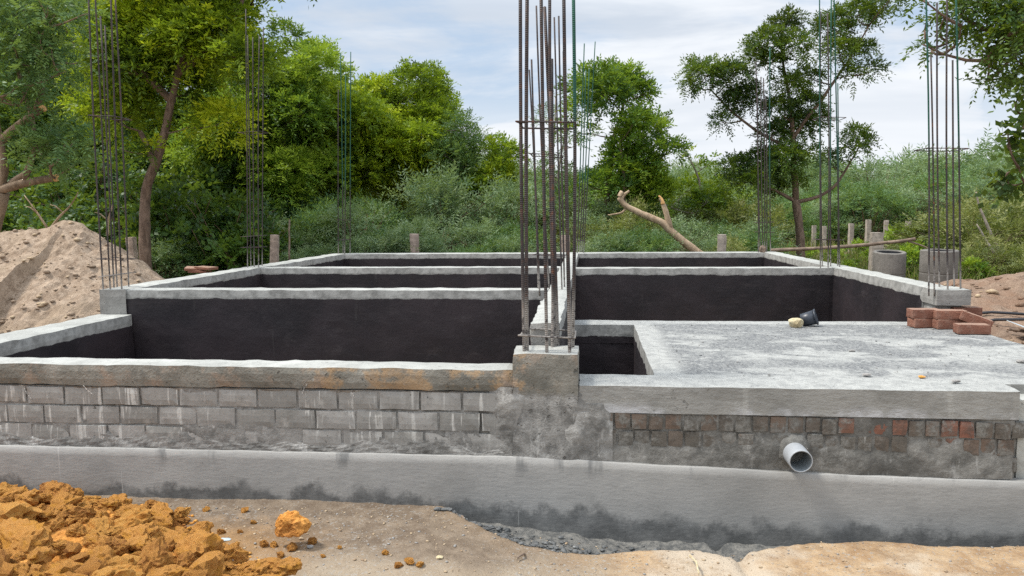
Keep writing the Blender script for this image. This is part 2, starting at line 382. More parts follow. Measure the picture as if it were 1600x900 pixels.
def m_clay():
    g = G('fired_clay'); p = g.obj(); r = g.n('ObjectInfo').outputs['Random']; n = g.noise(g.vm('ADD', p, g.vm('SCALE', (1, 1, 1))), 22, 5, .7); n2 = g.noise(p, 90, 4, .7)
    col = g.mix(r, (.175, .078, .055), (.29, .135, .09)); col = g.mix(g.step(n, .45, .65, 0, .7), col, (.27, .155, .115)); col = g.mix(g.step(n2, .54, .66, 0, .6), col, (.12, .06, .045))
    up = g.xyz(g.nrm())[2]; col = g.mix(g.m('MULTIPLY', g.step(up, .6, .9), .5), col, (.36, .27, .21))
    return g.finish(col, .95, g.bump(g.m('ADD', n, n2), .9, .006), .2)
M['clay'] = m_clay()

def m_rebar(name, ztop_green=None, rust=.5):
    g = G(name); p = g.pos(); o = g.obj(); z = g.xyz(p)[2]
    n = g.noise(g.vm('MULTIPLY', p, (40, 40, 3)), 1, 4, .6); n2 = g.noise(p, 25, 4, .7)
    col = g.mix(g.step(n, .35, .65), (.036, .032, .034), (.068, .057, .056))
    col = g.mix(g.step(n2, .5, .7, 0, rust), col, (.17, .07, .035))
    if ztop_green is not None:
        gz = g.step(g.m('ADD', z, g.m('MULTIPLY', n, .5)), ztop_green, ztop_green+.35); col = g.mix(gz, col, (.018, .085, .06))
    cem = g.m('MULTIPLY', g.step(g.m('ADD', z, g.m('MULTIPLY', n2, .25)), ZU+.38, ZU+.2), g.step(n2, .36, .5)); col = g.mix(g.m('MULTIPLY', cem, .75), col, (.33, .31, .285))
    w = g.n('TexWave', {'Vector': g.vm('ADD', p, g.vm('MULTIPLY', p, (.4, .4, 0))), 'Scale': 28, 'Distortion': 0}, bands_direction='Z').outputs['Fac']
    return g.finish(col, .62, g.bump(w, .5, .003), .4, .35)
M['rebar'] = m_rebar('rebar_steel', None, .4)
M['rebar_green'] = m_rebar('rebar_green', 2.15, .2)
M['rebar_rust'] = m_rebar('rebar_rust', None, .9)

def simple(name, col, rough=.6, var=.2, sc=12, spec=.4, bump=.2):
    g = G(name); p = g.obj(); n = g.noise(p, sc, 5, .65); c = np.array(col)
    return g.finish(g.mix(g.step(n, .3, .7), c*(1-var), c*(1+var)), rough, g.bump(n, bump, .1/sc), spec)
M['pvc'] = simple('pvc', (.33, .35, .37), .42, .08, 8, .5, .05)
M['pvc_in'] = simple('pvc_inside', (.2, .225, .24), .5, .1, 8, .5, .05)
M['black_plastic'] = simple('black_plastic', (.022, .027, .036), .38, .35, 14, .5, .15)
M['hose'] = simple('hose', (.02, .021, .026), .45, .3, 10, .5)
M['panel'] = simple('panel', (.42, .5, .54), .5, .15, 6)
M['post'] = simple('stone_post', (.37, .29, .24), .92, .35, 9, .2, .8)
M['post_far'] = simple('stone_post_grey', (.33, .29, .25), .92, .25, 9, .2, .6)
M['wood'] = simple('cut_wood', (.62, .36, .15), .85, .3, 14, .2, .6)

def m_bark(name, a, b, sc=6):
    g = G(name); p = g.obj(); n = g.noise(g.vm('MULTIPLY', p, (1, 1, .25)), sc*2.4, 6, .7); n1 = g.noise(p, sc*.5, 4, .6)
    col = g.mix(g.step(n, .35, .65), np.array(a), np.array(b)); col = g.mix(g.step(n1, .5, .7, 0, .5), col, np.array(b)*1.35)
    return g.finish(col, .93, g.bump(n, 1.0, .03))
M['bark'] = m_bark('bark', (.10, .068, .05), (.2, .14, .105))
M['bark_pale'] = m_bark('bark_pale', (.28, .2, .13), (.46, .35, .24), 5)
M['bark_tan'] = m_bark('bark_tan', (.14, .10, .068), (.27, .2, .14), 5)
M['bark_dark'] = m_bark('bark_dark', (.05, .038, .03), (.10, .075, .058))
M['bark_grey'] = m_bark('bark_grey', (.24, .2, .16), (.36, .32, .27))

def m_leaf(name, dark, mid, light, trans=.32):
    g = G(name); t = g.attr('tone')
    r = g.n('ValToRGB'); g.set(r.inputs[0], t); e = r.color_ramp.elements
    e[0].position = .12; e[0].color = (*dark, 1); e[1].position = .92; e[1].color = (*light, 1); k = e.new(.5); k.color = (*mid, 1)
    b = g.n('BsdfPrincipled', {'Base Color': r.outputs[0], 'Roughness': .5, 'Specular IOR Level': .35})
    tc = g.mix(.5, r.outputs[0], (.27, .34, .02)); tr = g.n('BsdfTranslucent', {'Color': tc})
    mx = g.n('MixShader', {0: trans}); g.t.links.new(b.outputs[0], mx.inputs[1]); g.t.links.new(tr.outputs[0], mx.inputs[2])
    g.t.links.new(mx.outputs[0], g.out.inputs[0]); return g.mat
M['leaf_neem'] = m_leaf('leaf_neem', (.05, .115, .014), (.14, .245, .016), (.33, .42, .016), .45)
M['leaf_yellow'] = m_leaf('leaf_yellow', (.05, .11, .012), (.25, .37, .02), (.52, .60, .022), .5)
M['leaf_mid'] = m_leaf('leaf_mid', (.042, .115, .018), (.15, .28, .03), (.32, .44, .038), .46)
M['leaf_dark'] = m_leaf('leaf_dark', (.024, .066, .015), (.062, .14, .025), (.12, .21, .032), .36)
M['leaf_feather'] = m_leaf('leaf_feather', (.045, .115, .035), (.095, .19, .065), (.17, .28, .085), .36)
M['leaf_scrub'] = m_leaf('leaf_scrub', (.095, .17, .08), (.18, .27, .135), (.28, .36, .18), .36)
M['leaf_sil'] = m_leaf('leaf_sil', (.018, .05, .012), (.04, .095, .014), (.115, .185, .016), .32)
M['leaf_olive'] = m_leaf('leaf_olive', (.09, .12, .035), (.16, .195, .062), (.26, .27, .09), .32)
M['grass'] = m_leaf('grass_blade', (.06, .085, .02), (.12, .15, .035), (.25, .22, .08), .3)
M['twig'] = simple('twig', (.16, .11, .075), .9, .3, 12, .2, .3)
M['dry_wood'] = simple('dry_wood', (.2, .15, .115), .9, .35, 9, .2, .6)
# ------------------------------------------------------------------ sky and sun
SUN_EL, SUN_AZ = math.radians(60), math.radians(-98)      # azimuth from +Y towards +X: behind the house, a little to the left
def make_world():
    w = bpy.data.worlds.new('World'); scene.world = w; w.use_nodes = True; t = w.node_tree; t.nodes.clear()
    g = G.__new__(G); g.t = t; g.geo = None; g.tc = None
    out = t.nodes.new('ShaderNodeOutputWorld')
    sky = g.n('TexSky', sky_type='NISHITA'); sky.sun_disc = False; sky.sun_elevation = SUN_EL; sky.sun_rotation = SUN_AZ
    sky.air_density = 1.0; sky.dust_density = 2.5; sky.ozone_density = 1.0
    d = g.n('TexCoord').outputs['Generated']; x, y, z = g.xyz(d)[:3]
    zz = g.m('ADD', g.m('MAXIMUM', z, 0), .22)
    uv = g.n('CombineXYZ', {0: g.m('DIVIDE', x, zz), 1: g.m('DIVIDE', y, zz), 2: 0.3}).outputs[0]
    n1 = g.noise(g.vm('ADD', uv, (1.3, .4, 0)), .9, 8, .58, .6); n2 = g.noise(g.vm('MULTIPLY', uv, (.7, 1.7, 1)), 1.9, 7, .6, .5)
    dens = g.m('ADD', g.m('MULTIPLY', n1, .65), g.m('MULTIPLY', n2, .35))
    cover = g.step(dens, .41, .55, .22, 1.0)
    cover = g.m('MAXIMUM', cover, g.step(z, .24, .03, 0, .95))
    shade = g.step(g.noise(g.vm('ADD', g.vm('MULTIPLY', uv, (.6, 1.5, 1)), (5, 2, 0)), 1.25, 6, .55, .4), .40, .62)
    cloud = g.mix(shade, (7.9, 8.2, 8.6), (5.2, 5.85, 6.75))
    cloud = g.mix(g.step(z, .3, .0), cloud, (7.7, 8.0, 8.4))
    cie = g.m('MULTIPLY', g.m('ADD', 1, g.m('MULTIPLY', g.m('MAXIMUM', g.m('SUBTRACT', z, .25), 0), 2.2)), .58); cloud = g.vm('SCALE', cloud); cloud.node.inputs['Scale'].default_value = 1; g.t.links.new(cie, cloud.node.inputs['Scale'])
    blue = g.mix(.5, g.vm('MULTIPLY', sky.outputs[0], (.55, .55, .55)), (3.0, 4.1, 5.5))
    bg = g.n('Background', {'Color': g.mix(cover, blue, cloud), 'Strength': .1}); t.links.new(bg.outputs[0], out.inputs[0])
make_world()
sl = bpy.data.lights.new('sun', 'SUN'); so = bpy.data.objects.new('sun', sl); COL.objects.link(so)
sl.energy = 2.1; sl.angle = math.radians(10); sl.color = (1, .95, .87)
sd_ = Vector((math.sin(SUN_AZ)*math.cos(SUN_EL), math.cos(SUN_AZ)*math.cos(SUN_EL), math.sin(SUN_EL)))
so.rotation_euler = sd_.to_track_quat('Z', 'Y').to_euler(); so.location = (0, 0, 30)
vs = scene.view_settings; vs.view_transform = 'Standard'; vs.look = 'None'; vs.exposure = 1.05; vs.gamma = 1
scene.cycles.use_denoising = False; scene.cycles.max_bounces = 6; scene.cycles.diffuse_bounces = 3; scene.cycles.transmission_bounces = 4

# ------------------------------------------------------------------ ground
EDX = [-6, -.98, -.86, -.68, -.50, -.32, -.1, .2, .55, .70, .84, 1.2, 2.3, 3.2, 6]
EDY = [4.6, 4.5, 4.14, 3.93, 3.78, 3.66, 3.65, 3.72, 3.76, 3.69, 3.77, 3.88, 3.86, 3.9, 3.95]
def gh(x, y):
    x = np.asarray(x, float); y = np.asarray(y, float); p = np.stack([x, y, 0*x], 1)
    z = -.11+.018*fbm(p*1.7, 3, 3)+.008*fbm(p*9, 3, 8)+.005*fbm(p*28, 2, 12)
    z = z-.055*smooth(-.8, .0, x)+.02*smooth(.9, 1.6, x)
    ye = np.interp(x, EDX, EDY)+.035*fbm(np.stack([x*4, 0*x, 0*x], 1), 4, 5)
    z = z-(.125-.045*smooth(.25, -.2, x))*smooth(-.015, .085, y-ye)*(y < 4.6)+.016*fbm(p*16, 3, 44)*smooth(0, .1, y-ye)*(y < 4.3)
    ch = np.exp(-((x-.76-.35*(3.7-y)*.35)/.035)**2)*smooth(3.1, 3.6, y)*(y < 4.2); z = z-.05*ch
    z = np.where(y > 4.12, np.where((x > -4.5) & (x < 3.2) & (y < 12.8), -.4, z*.4-.06), z)
    far = smooth(20, 60, np.hypot(x, y)); return z*(1-far)-.1*far
def graded(a, b, h, out, n):
    core = np.arange(a, b+h/2, h); e = np.geomspace(h*2, out, n)
    return np.concatenate([(a-e)[::-1], core, b+e])
def sheet(xs, ys, hf):
    X, Y = np.meshgrid(xs, ys, indexing='ij'); Z = hf(X.ravel(), Y.ravel()); ny = len(ys)
    V = np.stack([X.ravel(), Y.ravel(), Z], 1)
    f = [(i*ny+j, (i+1)*ny+j, (i+1)*ny+j+1, i*ny+j+1) for i in range(len(xs)-1) for j in range(ny-1)]
    mb = MB(); mb.add(V, f); return mb
gb = sheet(graded(-4.4, 3.4, .022, 900, 34), graded(2.6, 4.14, .022, 900, 40), gh); gv = np.concatenate(gb.v)[np.array(gb.f)].mean(1)
gb.t = np.where(gv[:, 1] < 4.3, smooth(-.02, .06, gv[:, 1]-np.interp(gv[:, 0], EDX, EDY)-.035*fbm(np.stack([gv[:, 0]*4, 0*gv[:, 0], 0*gv[:, 0]], 1), 4, 5)), 0).tolist()
tag(gb.build('ground', M['earth'], None, True), kind='structure')

# ------------------------------------------------------------------ foundation
fd = empty('house_foundation', (-.7, 8.4, 0), 'grey concrete house foundation of low walls with black painted inner faces and open rooms', 'foundation')
def wall(name, lo, hi, paint=(), mat='wall_upper', label=None, step=.07, amp=.006, edge=.009, sd=0, top='screed_top', face='beam_face'):
    mb = MB(); mm = {k: 2 for k in paint}; mm['z+'] = 1
    mb.rough(lo, hi, step, amp, edge, 6, mm, sd, keep=('z-',))
    o = mb.build(name, [M[face], M[top], M[mat]], fd)
    if label: o['label'] = label
    return o
wall('side_wall', (-4.44, 6.32, -.35), (-4.17, 12.6, ZU), ('x+',), sd=1)
wall('side_wall', (2.835, 6.66, -.35), (3.08, 12.6, ZU), ('x-',), sd=2)
wall('side_wall', (-4.44, 4.12, -.35), (-4.11, 6.318, ZL), ('x+',), 'wall_low', 'lower side wall stepping down at the front left', sd=3)
wall('rear_wall', (-4.44, 12.42, -.35), (3.08, 12.76, ZU-.003), ('y-',), sd=4)
wall('cross_wall', (-4.19, 6.335, -.35), (-.34, 6.56, ZU-.004), ('y-',), sd=5)
wall('cross_wall', (-4.19, 9.12, -.35), (-.34, 9.36, ZU-.004), ('y-',), sd=6)
wall('cross_wall', (-.175, 8.96, -.35), (2.86, 9.19, ZU-.004), ('y-',), sd=7)
wall('partition_wall', (-.352, 4.385, -.35), (-.163, 12.45, ZU), ('x-', 'x+'), sd=8, step=.05, amp=.009, edge=.012)
def right_stub():
    mb = MB(); mb.rough((2.84, 6.39, .775), (3.112, 6.72, ZU-.002), .045, .005, .006, 9, {'z+': 1}, 9)
    mb.rough((2.86, 6.46, -.3), (3.07, 6.7, .78), .06, .005, .005, 9, {}, 10)
    mb.build('column_stub', [M['beam_face'], M['screed_top']], fd)['label'] = 'pale square column stub on the right wall end'
right_stub()
# front left: low beam over three courses of ash blocks
mb = MB(); mb.rough((-5.2, 4.092, .553), (-.41, 4.295, ZL), .045, .007, .010, 8, {'z+': 1}, 11); mb.build('plinth_beam', [M['stained'], M['screed_top']], fd)
mb = MB(); mb.rough((-5.2, 4.116, -.35), (-.3, 4.29, .56), .08, .004, .004, 8, {}, 12); core = mb.build('block_wall', [M['mortar']], fd)
core['label'] = 'three courses of grey blocks under the left beam'
bm_ = MB(); x1 = at(42, 620, 4.1)[0]; x2 = at(12, 650, 4.1)[0]; Lb = .2425
for r, (za, zb, xo) in enumerate(((.441, .549, x1), (.323, .433, x2), (.196, .315, x1+.02))):
    k = -6
    while True:
        a = xo+k*Lb; b = a+Lb-.007; k += 1
        if b < -5.1: continue
        if a > -.44: break
        b = min(b, -.43); dz = random.uniform(-.003, .003)
        bm_.rough((a+random.uniform(-.002, .002), 4.1+random.uniform(-.002, .003), za+dz), (b, 4.125, zb+dz), .035, .003, .005, 14, {}, r*50+k, keep=('y+',))
        nf = len(bm_.f)-len(bm_.t) if False else None
        bm_.t[-1] = random.random()
# one tone per block
def retone(mb):
    t = np.array(mb.t, float); cur = 0.0; out = t.copy()
    nz = np.nonzero(t)[0]; s = 0
    for e in nz: out[s:e+1] = t[e]; s = e+1
    mb.t = out.tolist()
retone(bm_); bm_.build('block_course', [M['block']], core)
# half-buried render smeared over the lowest course
sm = MB(); xs = np.arange(-5.1, -.40, .03)
tp = .262+.085*fbm(np.stack([xs*3.3, 0*xs, 0*xs], 1), 4, 61)
rows = np.linspace(0, 1, 6); V = []
for i, x in enumerate(xs):
    for q in rows:
        V.append((x, 4.094+.012*q**2+.003*math.sin(x*40+q*9), .17+(tp[i]-.17)*q))
V = np.array(V); V[:, 1] += .004*fbm(V*14, 3, 62); n = len(rows)
sm.add(V, [(i*n+k, (i+1)*n+k, (i+1)*n+k+1, i*n+k+1) for i in range(len(xs)-1) for k in range(n-1)])
sm.build('render_smear', [M['render']], core)
# centre column
cs = MB(); cs.rough((-.424, 4.088, .15), (-.054, 4.372, .780), .03, .009, .004, 9, {'z+': 1}, 13, keep=('z-',))
cst = cs.build('column_stub', [M['stained_column'], M['screed_top']], fd); cst['label'] = 'rough column stub in the middle of the front wall'
cs = MB(); cs.rough((-.07, 4.088, .15), (.065, 4.30, .452), .03, .007, .004, 9, {}, 14); cs.build('render_patch', [M['render']], cst)
# porch slab with its pit
def slab():
    xs = np.unique(np.round(np.concatenate([np.arange(-.05, 3.06, .05), [-.16, -.11, .385, 2.262, 2.3]]), 4)); xs = xs[xs > -.161]
    ys = np.unique(np.round(np.concatenate([np.arange(4.1, 6.66, .05), [4.372, 6.36, 4.26]]), 4))
    def inside(x, y):
        if x < -.05 and y < 4.372: return False
        if x < .385 and 4.372 < y < 6.36: return False
        return x < 2.262 or y > 4.26
    def zf(X, Y):
        p = np.stack([X.ravel(), Y.ravel(), 0*X.ravel()], 1)
        return (ZS-.004+.007*fbm(p*1.6, 3, 21)+.004*fbm(p*7, 3, 22)).reshape(X.shape)-.006*(Y < 4.12)
    mb = MB(); cells(mb, xs, ys, inside, .448, ZS, zf, 4, 0, 1)
    v = np.concatenate(mb.v)
    for i, q in enumerate(mb.f):
        if mb.m[i]:
            c = v[list(q)].mean(0)
            if 4.3 < c[1] < 6.5 and c[0] < .5: mb.m[i] = 2
    s = mb.build('porch_slab', [M['slab'], M['grey_beam'], M['wall_pit']], fd); s['label'] = 'wide slab over the right front with a dusty white top'
    mb = MB(); mb.rough((-.2, 6.362, -.3), (.62, 6.6, .447), .08, .004, .004, 7, {}, 23); mb.rough((.387, 4.3, -.3), (.6, 6.40, .4465), .08, .004, .004, 7, {}, 24)
    mb.build('pit_lining', [M['wall_pit']], s)
    mb = MB(); mb.rough((.5, 6.34, -.3), (3.0, 6.62, .447), .08, .004, .004, 7, {}, 25); mb.build('slab_support', [M['beam_face']], s)
    # beam foot lip
    pr = MB(); pr.rough((2.275, 4.13, -.3), (2.9, 4.6, .555), .05, .006, .008, 7, {}, 26); pr.build('end_pier', [M['screed_top']], s)
slab()
# right: header bricks under the beam
mb = MB(); mb.rough((.04, 4.122, -.35), (2.27, 4.3, .452), .07, .006, .004, 9, {}, 15); rw = mb.build('brick_wall', [M['mortar']], fd); rw['label'] = 'mortar smeared red brick courses under the slab'
bb = MB()
RED1 = {985: .35, 1040: .45, 1108: .3, 1215: .4, 1333: .8, 1358: .85, 1382: .9, 1408: .85, 1462: .6, 1490: .85, 1518: 1.0}
RED2 = {1490: .8, 1518: .4, 1540: .5, 1570: .45, 1170: .4}
for r, (za, zb) in enumerate(((.356, .445), (.262, .350), (.172, .255))):
    px = 914
    while px < 1585:
        w = 43 if (px == 914 and r == 0) else 24.5+random.uniform(-2, 2); mid = px+w/2
        d = (RED1, RED2, {})[r]; t = .03+random.random()*.26
        for q, val in d.items():
            if abs(q-mid) < 14: t = max(t, val)
        if px == 914 and r == 0: t = .62
        a, b = at(px, 660, 4.1)[0], at(px+w, 660, 4.1)[0]; dz = random.uniform(-.004, .004)
        bb.rough((a, 4.101+random.uniform(-.002, .008)+.004*r, za+dz-.012*(mid-914)/670), (b, 4.15, zb+dz-.012*(mid-914)/670), .028, .005, .004, 20, {}, int(px)+r, keep=('y+',))
        bb.t[-1] = t; px += w+random.uniform(2, 3.5)
retone(bb); bb.build('brick_course', [M['redbrick']], rw)
def smear(name, x0, x1, z0, z1, y, amp, bias, sd, par, mat='mortar', st=.016, sq=(5, 1, 7)):
    xs, zs_ = np.arange(x0, x1, st), np.arange(z0, z1, st); X, Z = np.meshgrid(xs, zs_, indexing='ij'); p = np.stack([X.ravel(), 0*X.ravel(), Z.ravel()], 1)
    h = fbm(p*np.array(sq), 5, sd, .62)+bias(X.ravel(), Z.ravel()); V = np.stack([X.ravel(), y-amp*np.clip(h, -1, .9)-.002*fbm(p*40, 2, sd+3), Z.ravel()], 1); n = len(zs_); q = MB()
    q.add(V, [(i*n+k, (i+1)*n+k, (i+1)*n+k+1, i*n+k+1) for i in range(len(xs)-1) for k in range(n-1)]); return q.build(name, [M[mat]], par, True)
smear('mortar_smear', .07, 2.25, .125, .45, 4.109, .022, lambda x, z: .34-.62*smooth(.2, .36, z), 301, rw)
smear('mortar_smear', -.75, -.42, .18, .55, 4.112, .022, lambda x, z: -.5+1.0*smooth(-.62, -.44, x)-.3*smooth(.3, .5, z), 305, core, 'render')
smear('mortar_smear', -5.1, -.6, .425, .555, 4.112, .022, lambda x, z: -.85+1.2*smooth(.505, .556, z), 309, core, 'render')
smear('mortar_smear', -5.1, -.6, .19, .556, 4.1105, .02, lambda x, z: .07-.2*smooth(.3, .5, z), 313, core, 'render', .02, (2.2, 1, 4))
smear('seam_smear', -.56, -.35, .18, .60, 4.095, .022, lambda x, z: .55-7.5*np.abs(x+.432)-.3*smooth(.5, .6, z), 321, cst, 'render', .012)
smear('seam_smear', -.13, .02, .18, .60, 4.095, .022, lambda x, z: .5-8*np.abs(x+.055)-.4*smooth(.45, .58, z), 325, cst, 'render', .012)
smear('seam_smear', -.02, .14, .16, .50, 4.100, .022, lambda x, z: .42-7*np.abs(x-.05)-.35*smooth(.36, .46, z), 329, rw, 'render', .012)
# plastered base of the whole front, a small ledge proud of the masonry
xs = np.concatenate([np.arange(-5.2, 3.3, .04)]); tz = np.interp(xs, [-5.2, -1.9, -.4, .0, .5, 1.1, 2.3, 3.3], [.172, .178, .183, .172, .15, .132, .112, .10])+.004*fbm(np.stack([xs*5, 0*xs, 0*xs], 1), 3, 31)
zr = np.linspace(0, 1, 16); V = []
for x, t in zip(xs, tz):
    for q in zr: V.append((x, 4.083, -.5+(t+.5)*q))
    V.append((x, 4.090, t+.005)); V.append((x, 4.135, t+.009))
V = np.array(V); V[:, 1] += .005*fbm(V*3, 3, 33)+.002*fbm(V*16, 2, 34); n = len(zr)+2
mb = MB(); mb.add(V, [(i*n+k, (i+1)*n+k, (i+1)*n+k+1, i*n+k+1) for i in range(len(xs)-1) for k in range(n-1)], [1 if k >= n-2 else 0 for i in range(len(xs)-1) for k in range(n-1)])
mb.build('plaster_base', [M['base'], M['beam_face']], fd, True)['label'] = 'smooth plastered base band, damp along its foot'
# scraps of binding wire sticking out between beam and blocks
for px, py, dx, dy in ((38, 606, 12, 18), (130, 602, 16, 15), (215, 606, -4, 14), (470, 610, 14, -22), (550, 610, 4, 12), (480, 600, -8, 16), (800, 616, 3, -14)):
    a = at(px, py, 4.09); b = at(px+dx, py+dy, 4.04); mb = MB(); mb.tube([a, (a+b)/2+np.array([0, -.01, .004]), b], .0022, 5); mb.build('tie_wire', [M['rebar_rust']], fd)

# ------------------------------------------------------------------ reinforcement
def rebar_column(label, Y, zb, bars, ties, r=.0072, base=None, half=.11):
    c = at(np.mean([b[0] for b in bars]), 400, Y); e = empty('rebar_column', (c[0], Y, zb), label, 'rebar column', 'rebar columns rising from the foundation')
    seg = []
    for i, (xb, yb, xt, yt, row, mt) in enumerate(bars):
        Yb = Y+half*row; a = at(xb, yb, Yb); t = at(xt, yt, Yb+.02*row)
        a = np.array([a[0], a[1], zb]); d = (t-a); bow = np.array([random.uniform(-.012, .012), random.uniform(-.01, .01), 0])
        P = [a-d/np.linalg.norm(d)*.05]+[a+d*k/8+bow*math.sin(math.pi*k/8) for k in range(9)]
        mb = MB(); mb.tube(P, r*random.uniform(.93, 1.05), 8); mb.build('rebar', [M[mt]], e, True); seg.append((a, t))
    for py in ties:
        z = at(c[0], py, Y)[2]; q = []
        for a, t in seg:
            k = (z-a[2])/(t[2]-a[2])
            if 0 <= k <= 1: q.append((a+(t-a)*k)[:2])
        if len(q) < 3: continue
        q = np.array(q); x0, y0 = q.min(0)-r*1.6; x1, y1 = q.max(0)+r*1.6; tl = random.uniform(-.012, .012)
        L = [(x0, y0+.006), (x0, y1-.006), (x0+.006, y1), (x1-.006, y1), (x1, y1-.006), (x1, y0+.006), (x1-.006, y0), (x0+.006, y0), (x0-.012, y0-.004), (x0-.004, y0+.03), (x0+.05, y0+.045)]
        P = [np.array([x, y, z+tl*(x-x0)/(x1-x0)*2+tl*(y-y0)]) for x, y in L]
        mb = MB(); mb.tube(P, r*.55, 6); mb.build('stirrup', [M['rebar_rust']], e, True)
    return e
A, Gn, Ru = 'rebar', 'rebar_green', 'rebar_rust'
rebar_column('tall thick rebar column on the rough stub in the middle of the front wall, its top out of view', 4.235, .775,
    [(819, 530, 813, -40, -.8, A), (823.5, 527, 824, -40, -.55, A), (854.5, 537, 845, -40, -1, A), (866, 507, 859, -40, 1, A), (869, 506, 862, 92, 1.15, A), (863, 508, 860, 143, .8, Ru), (890, 537, 880.5, -40, -.9, A), (892, 520, 881.5, 80, .3, Ru), (895, 518, 895.5, -40, .6, Gn), (872, 505, 851, 11, 1.2, A)],
    (212, 513), .0098)
rebar_column('rebar column leaning left where the nearer cross wall meets the partition, half hidden by the tall front bars', 6.44, ZU,
    [(843, 447, 830.5, 93, -1, A), (841, 447, 827, 109, .2, A), (858, 447, 838, 9, .8, A), (878, 448, 866, 27, -1, A), (882, 447, 873, 25, 1, A), (868, 446, 851, 10, 1, A)], (256, 400))
rebar_column('slim rebar column with green tips leaning right behind the tall front bars', 12.6, ZU,
    [(902, 393, 913, 68, -1, Gn), (906, 394, 915.5, 109, 1, Gn), (912, 393, 930, 65, -.8, Gn), (909, 393, 920.5, 108, 1, Gn)], (350, 380), .0085)
rebar_column('rebar column on the stepped left corner in front of the pale soil mound', 6.45, ZU,
    [(161, 447, 137, -40, -1, A), (172, 448, 147, -40, -.9, A), (178, 447, 157, 25, .2, A), (183, 447, 164, 40, 1, A), (190, 446, 172, -40, -.8, A), (201, 445, 178, -40, 1, A)], (187, 404, 431))
rebar_column('thin rebar column on the left wall between the bent tree trunk and the stone post', 9.24, ZU,
    [(386.6, 413, 384, 14, -1, A), (391.8, 412, 387, 55, 1, A), (397, 412, 395, 58, 0, A), (404, 413, 405, 55, -1, A), (409.5, 412, 411.5, 42, 1, A)], (217, 372, 388))
rebar_column('short rebar column with green tips on the far left corner of the foundation', 12.55, ZU,
    [(528.6, 394, 528.6, 140, -1, A), (536, 394, 532, 83, 1, Gn), (538.5, 395, 540, 117, -1, Gn), (547, 394, 548, 81, .8, Gn)], (348, 378), .0085)
rebar_column('grey rebar column at the far right corner left of the slender tree trunk', 12.58, ZU,
    [(1185, 390, 1181, 96, -1, A), (1188, 390, 1183.5, 150, 1, A), (1192, 391, 1189, 120, -.4, A), (1195, 390, 1193, 122, 1, A), (1198, 391, 1196.5, 150, -.8, A), (1204, 390, 1203, 74, .8, Gn)], (234, 357, 370), .0085)
rebar_column('rebar column with bright green upper bars right of the slender tree trunk', 9.1, ZU,
    [(1282, 413, 1280.5, -40, -1, Gn), (1285, 412, 1282, 18, 1, A), (1294, 413, 1293, 20, -1, A), (1298, 411, 1299, -10, .7, Gn), (1309, 412, 1309, 130, 1, Gn), (1312, 413, 1302.5, -40, -.8, Gn)], (212, 381))
rebar_column('rebar column standing on the pale square stub at the right wall end', 6.53, ZU-.01,
    [(1451.5, 446, 1446, -40, -.9, Gn), (1460, 450, 1454.5, 85, -1, Ru), (1468, 447, 1464, 4, .9, A), (1481, 450, 1480, -40, -1, A), (1491, 447, 1488.5, 94, .9, A), (1501, 449, 1493, -40, -.6, Gn)], (258,))
mb = MB(); v, f = rock_verts(3, 77, .5, .9); mb.add(v*np.array([.06, .06, .09])+np.array([*at(1193, 388, 12.5)[:2], ZU+.04]), f); tag(mb.build('concrete_clump', [M['dry_wood']], None), 'dark rough clump around the foot of the far right rebar', 'concrete clump')

# ------------------------------------------------------------------ drain pipe
c = at(1250, 719, 3.99); e = empty('drain_pipe', (c[0], 4.0, c[2]), 'short grey plastic drain pipe poking out of the wall under the slab', 'drain pipe')
ax = Vector((.03, -1, -.06)).normalized(); yb = Vector(c)-ax*.3
def ring(mb, o, i, l0, l1, m0, m1, sides=40):
    A = ax.orthogonal().normalized(); B = ax.cross(A); V = []
    for (rr, l) in ((o, l0), (o, l1-.003), (o-.0015, l1), (i+.001, l1), (i, l1-.003), (i, l0)):
        for k in range(sides):
            a = 2*math.pi*k/sides; V.append(yb+ax*l+A*rr*math.cos(a)+B*rr*math.sin(a))
    F = []; mm = []
    for q in range(5):
        for k in range(sides):
            F.append((q*sides+k, q*sides+(k+1) % sides, (q+1)*sides+(k+1) % sides, (q+1)*sides+k)); mm.append(m0 if q < 4 else m1)
    mb.add([v[:] for v in V], F, mm)
mb = MB(); ring(mb, .062, .0555, 0, .32, 0, 1); mb.build('pipe_body', [M['pvc'], M['pvc_in']], e, True)
mb = MB(); A = ax.orthogonal().normalized(); B = ax.cross(A)
mb.add([(yb+ax*.02+A*.056*math.cos(2*math.pi*k/24)+B*.056*math.sin(2*math.pi*k/24))[:] for k in range(24)], [tuple(range(24))]); mb.build('pipe_end_disc', [M['hose']], e)  # plain black disc across the inner end of the pipe

th = np.linspace(0, 2*math.pi, 37)[:-1]; V = []
for rr, yy in ((.060, 4.080), (.067, 4.085), (.076, 4.095), (.088, 4.108), (.10, 4.13)):
    for a in th:
        w = 1+.22*float(fbm(np.array([[math.cos(a)*2, math.sin(a)*2, 3.]]), 3, 55)[0])*(rr > .061); V.append((c[0]+rr*w*math.cos(a), yy, c[2]+.006+rr*w*math.sin(a)))
mb = MB(); mb.add(V, [(i*36+k, i*36+(k+1) % 36, (i+1)*36+(k+1) % 36, (i+1)*36+k) for i in range(4) for k in range(36)]); mb.build('mortar_collar', [M['mortar']], e, True)

